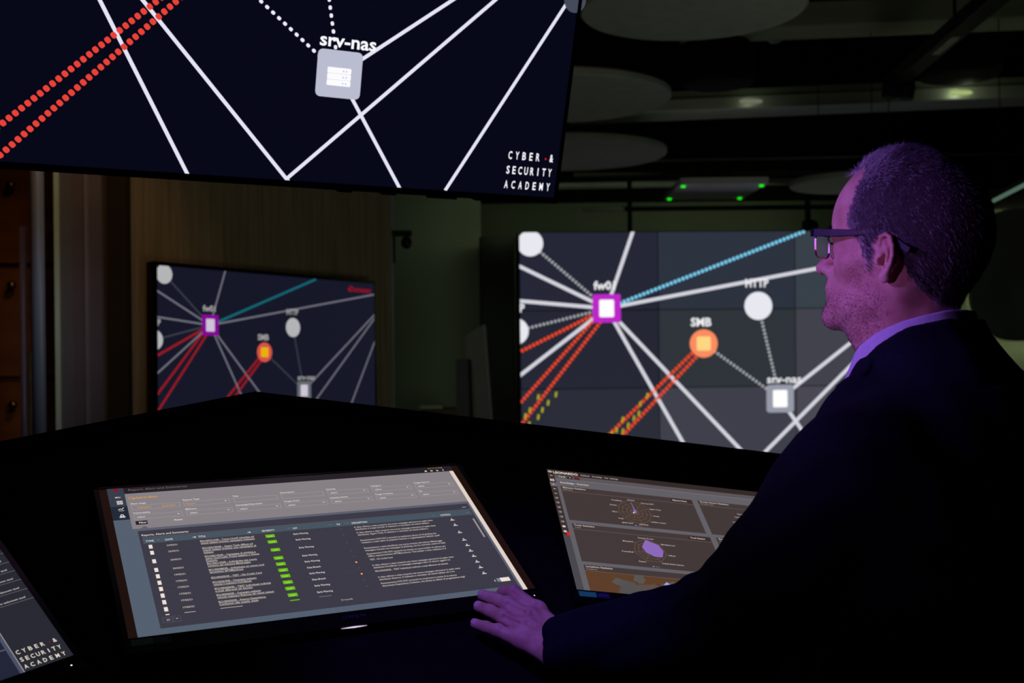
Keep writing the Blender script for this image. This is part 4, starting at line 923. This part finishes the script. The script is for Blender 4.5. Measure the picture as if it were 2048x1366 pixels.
# eyes
for sg in (1, -1):
    def eyeb(p): return np.linalg.norm(p - V3((.0690, sg * .032, .018)), axis=1) - .0128
    ev, ef = nets(eyeb, (.05, sg * .032 - .02, 0), (.09, sg * .032 + .02, .04), .0015)
    ctr = ev[ef].mean(1); ir = np.linalg.norm(ctr - V3((.0818, sg * .032, .018)), axis=1); o = nmesh('eye', [(wl(ev), ef[ir > .006], 0), (wl(ev), ef[(ir <= .006) & (ir > .0025)], 1), (wl(ev), ef[ir <= .0025], 2)], [mat('eye_white', (.7, .68, .65), .2, 0, .5, noise=(90, .04)), mat('iris', (.10, .14, .16), .2, 0, .5, noise=(900, .4)), mat('pupil', (.005,) * 3, .1)], person)

# -- hair
rg = np.random.default_rng(5)
def interp(x, xs, ys): return np.interp(x, xs, ys)
def hair_mask(p):
    x, y, z = p[:, 0], np.abs(p[:, 1]), p[:, 2]
    xf = interp(z, [-.03, 0, .03, .05, .08, .10, .12, .14], [.010, .014, .028, .044, .036, .036, .040, .046]) + np.where(y < .03, .012, 0) * (z > .10) - .010 * np.exp(-((y - .045) / .012) ** 2) * (z > .07)
    zl = interp(x, [-.13, -.10, -.075, -.052, -.036, -.026, -.024, .008, .0085, .03], [-.074, -.070, -.062, -.045, -.020, .006, .030, .030, -.012, -.014])
    jt = .0022 * np.sin(p[:, 2] * 900 + p[:, 0] * 310) + .0018 * np.sin(p[:, 2] * 2100 + 1.3) + .0015 * np.sin(p[:, 0] * 1700 + p[:, 2] * 500)
    return np.minimum(xf - x, z - zl) + jt
hn = grad(head, hv); hm = hair_mask(hv)
notear = ear(mir(hv)) > .0030
# scalp cap: a thin layer over the skull inside the hairline
fm = hm[hf].min(1) > .006; fm &= notear[hf].all(1)
capn = np.clip((hm - .005) / .02, 0, 1)[:, None] * .0028 + .0003
use = np.unique(hf[fm]); remap = -np.ones(len(hv), int); remap[use] = np.arange(len(use))
cv = (hv + hn * capn)[use]; cf = remap[hf[fm]]
hm_cap = mat('hair_undercoat', (.060, .052, .055), .8, 0, .1, noise=(120, .3), bump=(500, .6, .001))
def strand_mat(name, c0, c1):
    m = bpy.data.materials.new(name); m.use_nodes = True; nt = m.node_tree; b = nt.nodes['Principled BSDF']; b.inputs['Roughness'].default_value = .6; b.inputs['Specular IOR Level'].default_value = .18
    tc = nt.nodes.new('ShaderNodeTexCoord'); nz = nt.nodes.new('ShaderNodeTexNoise'); nz.inputs['Scale'].default_value = 260; nz.inputs['Detail'].default_value = 2
    rp = nt.nodes.new('ShaderNodeValToRGB'); rp.color_ramp.elements[0].position = .38; rp.color_ramp.elements[1].position = .62; rp.color_ramp.elements[0].color = (*c0, 1); rp.color_ramp.elements[1].color = (*c1, 1)
    nt.links.new(tc.outputs['Object'], nz.inputs['Vector']); nt.links.new(nz.outputs['Fac'], rp.inputs['Fac']); nt.links.new(rp.outputs['Color'], b.inputs['Base Color']); return m
hair_m = strand_mat('grey_hair', (.30, .29, .30), (.66, .64, .66)); hair_d = strand_mat('dark_hair', (.05, .045, .048), (.15, .14, .145)); beard_m = strand_mat('stubble_hair', (.05, .035, .03), (.30, .26, .24)); brow_m = strand_mat('brow_hair', (.05, .035, .03), (.12, .09, .07))
def sample(mask_faces, n):
    tri = hf[mask_faces]; a, b, c, d = (hv[tri[:, i]] for i in range(4)); ar = np.linalg.norm(np.cross(b - a, c - a), axis=1)
    i = rg.choice(len(tri), n, p=ar / ar.sum()); u, v = rg.random((2, n, 1)); t = tri[i]
    P_ = (hv[t[:, 0]] * (1 - u) + hv[t[:, 1]] * u) * (1 - v) + (hv[t[:, 3]] * (1 - u) + hv[t[:, 2]] * u) * v; return P_, hn[t[:, 0]]
def strands(P_, N_, flow, length, lift, r, jit, curl=.3, seg=3):
    n = len(P_); f = flow - N_ * (flow * N_).sum(1)[:, None]; f /= np.linalg.norm(f, axis=1)[:, None] + 1e-9
    f = f + rg.normal(0, jit, (n, 3)); f /= np.linalg.norm(f, axis=1)[:, None]
    lift = np.broadcast_to(lift, (n,)); length = length * rg.uniform(.65, 1.15, n)
    pts = [P_ - N_ * .0005]; dirn = f * (1 - lift[:, None]) + N_ * lift[:, None]; dirn /= np.linalg.norm(dirn, axis=1)[:, None]
    for k in range(seg):
        pts.append(pts[-1] + dirn * (length / seg)[:, None]); dirn = dirn + f * curl + rg.normal(0, .08, (n, 3)); dirn /= np.linalg.norm(dirn, axis=1)[:, None]
    rad = [r * (1 - .8 * k / seg) for k in range(seg + 1)]
    s1 = np.cross(dirn, N_ + .01); s1 /= np.linalg.norm(s1, axis=1)[:, None] + 1e-9; s2 = np.cross(dirn, s1)
    V = []
    for k in range(seg + 1):
        for j in range(3): a = 2 * math.pi * j / 3; V.append(pts[k] + (s1 * math.cos(a) + s2 * math.sin(a)) * rad[k])
    V = np.stack(V, 1).reshape(-1, 3); base = np.arange(n)[:, None] * (3 * (seg + 1)); F_ = []
    for k in range(seg):
        for j in range(3): F_.append(np.concatenate([base + k * 3 + j, base + k * 3 + (j + 1) % 3, base + (k + 1) * 3 + (j + 1) % 3, base + (k + 1) * 3 + j], 1))
    return V, np.concatenate(F_)
HN = 85000
fh = (hm[hf].min(1) > -.003) & notear[hf].all(1)
P_, N_ = sample(fh, HN); kp = rg.random(HN) < np.clip((hair_mask(P_) + .004) / .012, .12, 1); P_, N_ = P_[kp], N_[kp]; HN = len(P_); x, y, z = P_.T
top = np.clip((z - .085) / .04, 0, 1) * np.clip((x + .06) / .06, 0, 1)
whorl = np.sin(x * 95 + y * 60)[:, None] * .35
flow = np.stack([-.55 + .0 * x - top * .1, .25 * np.sign(y) * (1 - top), -.75 * (1 - top) + .3 * top], 1) + whorl * np.stack([.2 + 0 * x, .6 + 0 * x, .3 + 0 * x], 1)
front = np.clip((x - .02) / .03, 0, 1) * top; flow += front[:, None] * V3((1.0, 0, .1))
ln_ = .0125 + .008 * top - .003 * front - .004 * np.clip((-.02 - z) / .04, 0, 1); lf = .20 + .25 * top
sv, sf = strands(P_, N_, flow, ln_, lf, .00030, .16, .22)
gp = np.clip(.05 + 1.0 * np.clip((P_[:, 0] + .02) / .055, 0, 1) - .35 * np.clip((P_[:, 2] - .11) / .03, 0, 1) + .15 * np.sin(P_[:, 0] * 230 + P_[:, 2] * 90), .04, 1)
gs = np.repeat(rg.random(len(P_)) < gp, 1); gf_ = np.tile(gs, 9)
hair = nmesh('hair', [(wl(cv), cf, 0), (wl(sv), sf[gf_], 1), (wl(sv), sf[~gf_], 2)], [hm_cap, hair_m, hair_d], person)
# stubble along jaw, chin, lip and under the chin; fading up the cheek
def beard_w(p):
    x, y, z = p[:, 0], np.abs(p[:, 1]), p[:, 2]
    w_ = np.clip((-.026 - z) / .025, 0, 1) * np.clip((z + .135) / .03, 0, 1) * np.clip((x + .012) / .018, 0, 1)
    w_ = np.maximum(w_, np.clip((.030 - np.abs(x - .022)) / .018, 0, 1) * (y > .045) * np.clip((.012 - z) / .02, 0, 1) * np.clip((z + .10) / .03, 0, 1) * (x > .008) * .45)
    lip = np.exp(-((z + .0190) / .006) ** 2) * (y < .026) * (x > .07) * .8
    lips = (z > -.045) & (z < -.0235) & (y < .023) & (x > .082)
    return np.where(lips, 0, np.maximum(w_, lip)) * (hair_mask(p) < 0)
bw = beard_w(hv); fb = (bw[hf].mean(1) > .03) & notear[hf].all(1)
P_, N_ = sample(fb, 30000); keep = rg.random(len(P_)) < beard_w(P_) * .75; P_, N_ = P_[keep], N_[keep]
fl = np.tile(V3((.25, 0, -.9)), (len(P_), 1))
sv, sf = strands(P_, N_, fl, np.full(len(P_), .0032), .35, .00019, .45, .2, 2)
nmesh('stubble', [(wl(sv), sf, 0)], [beard_m], person)
eb = (np.abs(hv[:, 2] - (.0455 - np.abs(np.abs(hv[:, 1]) - .030) * .10)) < .0042) & (np.abs(np.abs(hv[:, 1]) - .030) < .019) & (hv[:, 0] > .045)
for sg in (1, -1):
    fe = eb[hf].all(1) & (hv[hf][:, 0, 1] * sg > 0); P_, N_ = sample(fe, 700)
    sv, sf = strands(P_, N_, np.tile(V3((.0, sg * 1., .15)), (700, 1)), np.full(700, .008), .25, .00030, .25, .25, 2); nmesh('eyebrow', [(wl(sv), sf, 0)], [brow_m], person)

# -- shirt, jacket, trousers, shoes
def g_sh(x): return interp(x, [-.10, -.07, -.03, 0, .03, .055, .08], [-.060, -.062, -.074, -.086, -.103, -.122, -.128])
def g_jk(x): return interp(x, [-.13, -.10, -.08, -.04, 0, .03, .065, .10], [-.150, -.102, -.072, -.082, -.105, -.130, -.178, -.215])
def neckc(p, r): return np.sqrt(((p[:, 0] + .012 + (-.10 - p[:, 2]) * .12) / 1.02) ** 2 + p[:, 1] ** 2) - r
def shirt(p):
    m = mir(p); nc = neckc(p, 0)
    col = smax(np.abs(nc - .0680) - .0022, (p[:, 2] - g_sh(p[:, 0])) * .85, .002); col = np.maximum(col, g_sh(p[:, 0]) - .06 - p[:, 2])
    leaf = np.maximum(np.abs(nc - .0730 - (g_sh(p[:, 0]) - p[:, 2]) * (.20 + .40 * np.clip((p[:, 0] - .01) / .04, 0, 1))) - .0014, (p[:, 2] - g_sh(p[:, 0]) + .0015) * .85)
    leaf = np.maximum(leaf, (g_sh(p[:, 0]) - .034 - np.clip(p[:, 0] - .02, 0, .05) * .14 - p[:, 2]) * .85); leaf = np.maximum(leaf, np.where(p[:, 0] > 0, .012 + (g_sh(p[:, 0]) - p[:, 2]) * .25 - m[:, 1], -1) * .9)
    chest = trunk(p, .006); chest = smax(chest, p[:, 2] + .125, .02)
    return np.minimum(col, leaf)
def shirt_body(p): return smax(trunk(p, .006), p[:, 2] + .125, .02)
sv, sf = nets(shirt, (-.10, -.10, -.20), (.11, .10, -.04), .0012); sv2, sf2 = nets(shirt_body, (-.21, -.19, -.62), (.12, .19, -.04), .006)
shirt_m = mat('pale_shirt_cotton', (.55, .52, .72), .8, 0, .1, noise=(90, .06), bump=(900, .3, .0004))
nmesh('shirt', [(wl(sv), sf, 0), (wl(sv2), sf2, 0)], [shirt_m], person)
def wr(p, s_): return np.sin(p[:, 0] * 61 + p[:, 2] * 37 + s_) * np.sin(p[:, 1] * 53 - p[:, 2] * 71 + 2 * s_)
def sleeve(p, a, b_, c, r0, r1, r2):
    u = smin(cone(p, a, b_, r0, r1), cone(p, b_, c + (c - b_) * .06, r1, r2), .03)
    dd = (c - b_) / np.linalg.norm(c - b_); end = (p - c) @ dd; u = smax(u, end, .004)
    inn = cone(p, b_ + (c - b_) * .6, c + (c - b_) * .1, r2 - .004, r2 - .004); u = np.maximum(u, -inn)
    # folds round the elbow
    t_ = np.linalg.norm(p - b_, axis=1); return u + .0028 * np.sin((p @ dd) * 150 + p[:, 1] * 40) * np.exp(-(t_ / .10) ** 2) + .0016 * wr(p, 1.0)
CUFL = lw((.0610, 1.5790, -.4190))[0]
def jacket(p):
    m = mir(p)
    d = ell(p, (-.080, 0, -.38), (.140, .200, .25)); d = smin(d, ell(p, (-.055, 0, -.62), (.155, .205, .28)), .10)
    d = smin(d, cone(m, (-.062, .05, -.200), (-.042, .190, -.245), .076, .069), .05)
    d = smin(d, cone(m, (-.100, .06, -.25), (-.085, .16, -.282), .068, .064), .05)
    d = smin(d, cone(p, (-.012, 0, -.07), (-.060, 0, -.27), .083, .104), .035)
    d = smin(d, ell(m, (.018, .105, -.302), (.060, .082, .152)), .04)
    d = smax(d, -(p[:, 2] + .88), .02)
    d = smin(d, sleeve(p, SHL, ELL_, CUFL, .078, .069, .043), .022); d = smin(d, sleeve(p, SHR, ELR, WRR, .072, .058, .042), .022)
    d = d + .0016 * wr(p, .3)
    d = smax(d, (p[:, 2] - g_jk(p[:, 0])) * .8, .004)
    inner = np.maximum(neckc(p, .0765), -(p[:, 2] + .22)); d = smax(d, -inner, .003)
    vee = np.maximum(m[:, 1] - (p[:, 2] + .40) * .24, -(p[:, 0] - .02)); d = np.maximum(d, -np.maximum(vee, trunk(p, .004) * -1 + 0))
    # lapels: raised fold beside the opening
    lap = np.abs(m[:, 1] - (p[:, 2] + .40) * .24 - .026) - .024; d = d - .0035 * np.clip(-lap / .004, 0, 1) * (p[:, 0] > .0) * (p[:, 2] < -.12) * (p[:, 2] > -.40)
    return d
jv, jf = nets(jacket, (-.26, -.37, -.92), (.48, .37, -.04), .0036)
jv = relax(jv, jf, 1, .3)
jm = mat('navy_wool_jacket', (.0040, .0065, .0150), .85, 0, .12, noise=(300, .25), bump=(700, .4, .0006))
jacket_o = nmesh('jacket', [(wl(jv), jf, 0)], [jm], person)
b = MB()
for i in range(3):
    c = wl(CUFL + (ELL_ - CUFL) * (.06 + .05 * i) + V3((0, .018, -.040)))[0]; b = MB(); b.tube([c, c - HL * .0 - V3((0, 0, .006))], .006, 12); b.build('cuff_button', mat('dark_button', (.02, .018, .02), .3, 0, .4, noise=(60, .1)), person)
def trous(p):
    m = mir(p); d = smin(ell(p, (-.068, 0, -.84), (.140, .168, .11)), cone(m, (-.06, .088, -.88), (-.030, .102, -1.12), .092, .070), .05)
    d = smin(d, cone(m, (-.03, .102, -1.12), (-.06, .112, -1.50), .070, .060), .02); return smax(d, -(p[:, 2] + 1.515), .004)
tv_, tf = nets(trous, (-.25, -.22, -1.54), (.12, .22, -.72), .009)
nmesh('trousers', [(wl(tv_), tf, 0)], [mat('charcoal_trousers', (.012, .012, .015), .85, 0, .1, noise=(200, .2))], person)
for sg in (1, -1):
    def shoe(p):
        d = smin(ell(p, (.06, sg * .118, -1.515), (.105, .042, .034)), ell(p, (-.055, sg * .112, -1.505), (.055, .038, .048)), .05); d = smin(d, ell(p, (-.06, sg * .112, -1.47), (.04, .036, .05)), .03)
        return smax(d, -(p[:, 2] + 1.5445), .003)
    v_, f_ = nets(shoe, (-.14, sg * .118 - .06, -1.56), (.18, sg * .118 + .06, -1.40), .005)
    nmesh('shoe', [(wl(v_), f_, 0)], [mat('black_leather', (.008, .008, .008), .35, 0, .4, noise=(60, .2))], person)

# -- spectacles
eg = thing('eyeglasses', 'dark-framed spectacles with thick temples worn by the man', 'eyeglasses', tuple(wl((.09, 0, .03))[0]))
fr = mat('dark_acetate', (.006, .007, .018), .38, 0, .22, noise=(50, .2)); met = mat('rim_metal', (.45, .30, .28), .3, .9, .5, noise=(60, .1))
def lens_outline(sg, grow=0.0, n=40):
    out = []
    for k in range(n):
        a = 2 * math.pi * k / n; ca, sa = math.cos(a), math.sin(a); ex_ = 3.6
        ww, hh = .0255 + grow, .0145 + grow
        y = .0360 + ww * math.copysign(abs(ca) ** (2 / ex_), ca); z = .0250 + hh * math.copysign(abs(sa) ** (2 / ex_), sa)
        out.append((.0980 - (y - .03) * .10 + .0 - .004 * ((y - .0) / .06) ** 2, sg * y, z))
    return out
for sg in (1, -1):
    A, B_ = lens_outline(sg), lens_outline(sg, .0016); k = len(A)
    th = V3((.0025, 0, 0)); vs = [V3(p) for p in A] + [V3(p) for p in B_] + [V3(p) - th for p in A] + [V3(p) - th for p in B_]
    fs = []
    for i in range(k):
        j = (i + 1) % k; fs += [(i, j, j + k, i + k), (i + 2 * k, i + 3 * k, j + 3 * k, j + 2 * k), (i + k, j + k, j + 3 * k, i + 3 * k), (i, i + 2 * k, j + 2 * k, j)]
    b = MB(); b.add(wl(np.array(vs)), fs); b.build('lens_rim', met, eg, smooth=False)
    gm = MATS.get('spectacle_lens')
    if gm is None:
        gm = bpy.data.materials.new('spectacle_lens'); gm.use_nodes = True; nt = gm.node_tree; nt.nodes.clear(); o_ = nt.nodes.new('ShaderNodeOutputMaterial'); mx = nt.nodes.new('ShaderNodeMixShader'); tr = nt.nodes.new('ShaderNodeBsdfTransparent'); gl = nt.nodes.new('ShaderNodeBsdfGlossy'); gl.inputs['Roughness'].default_value = .03
        fz = nt.nodes.new('ShaderNodeFresnel'); fz.inputs['IOR'].default_value = 1.35; mx.inputs[0].default_value = .07; nt.links.new(tr.outputs[0], mx.inputs[1]); nt.links.new(gl.outputs[0], mx.inputs[2]); nt.links.new(mx.outputs[0], o_.inputs[0]); MATS['spectacle_lens'] = gm
    c_ = lens_outline(sg, .0003); vs = [V3(p) - V3((.0006, 0, 0)) for p in c_] + [V3(p) - V3((.0019, 0, 0)) for p in c_]
    b = MB(); b.add(wl(np.array(vs)), [tuple(range(k)), tuple(range(2 * k - 1, k - 1, -1))] + [(i, (i + 1) % k, (i + 1) % k + k, i + k) for i in range(k)]); b.build('lens', gm, eg)
    # brow bar and temple
    def strip(pts, hts, tk, nm, m_):
        vs = []; fs = []
        for i, (p, h_) in enumerate(zip(pts, hts)):
            p = V3(p); d = V3(pts[min(i + 1, len(pts) - 1)]) - V3(pts[max(i - 1, 0)]); s_ = np.cross(d, (0, 0, 1.)); s_ /= np.linalg.norm(s_); u_ = np.cross(s_, d); u_ /= np.linalg.norm(u_)
            vs += [p - s_ * tk / 2 - u_ * h_ / 2, p + s_ * tk / 2 - u_ * h_ / 2, p + s_ * tk / 2 + u_ * h_ / 2, p - s_ * tk / 2 + u_ * h_ / 2]
        for i in range(len(pts) - 1):
            for j in range(4): a_ = i * 4 + j; c2 = i * 4 + (j + 1) % 4; fs.append((a_, c2, c2 + 4, a_ + 4))
        fs += [(3, 2, 1, 0), tuple(range(4 * len(pts) - 4, 4 * len(pts)))]
        b = MB(); b.add(wl(np.array(vs)), fs); return b.build(nm, m_, eg, smooth=False, bevel=.0008)
    strip([(.1000, sg * .006, .0395), (.0985, sg * .03, .0420), (.0950, sg * .052, .0420), (.0905, sg * .0675, .0410)], [.003, .0060, .0072, .0085], .0034, 'brow_bar', fr)
    strip([(.0915, sg * .0685, .0405), (.0840, sg * .0730, .0400), (.0600, sg * .0760, .0375), (.0250, sg * .0785, .0350), (.0020, sg * .0775, .0345), (-.0120, sg * .0765, .0310), (-.0260, sg * .0800, .0220), (-.0460, sg * .0835, .0080)], [.0100, .0100, .0095, .0075, .0055, .0055, .0075, .0085], .0032, 'temple', fr)
    strip([(.0935, sg * .0105, .018), (.0900, sg * .0110, .012)], [.006, .007], .0020, 'nose_pad', mat('pad_silicone', (.4, .35, .35), .3, 0, .4, noise=(60, .05)))
strip([(.0990, -.0105, .028), (.1015, -.004, .0310), (.1015, .004, .0310), (.0990, .0105, .028)], [.003, .003, .003, .003], .0026, 'bridge', met)
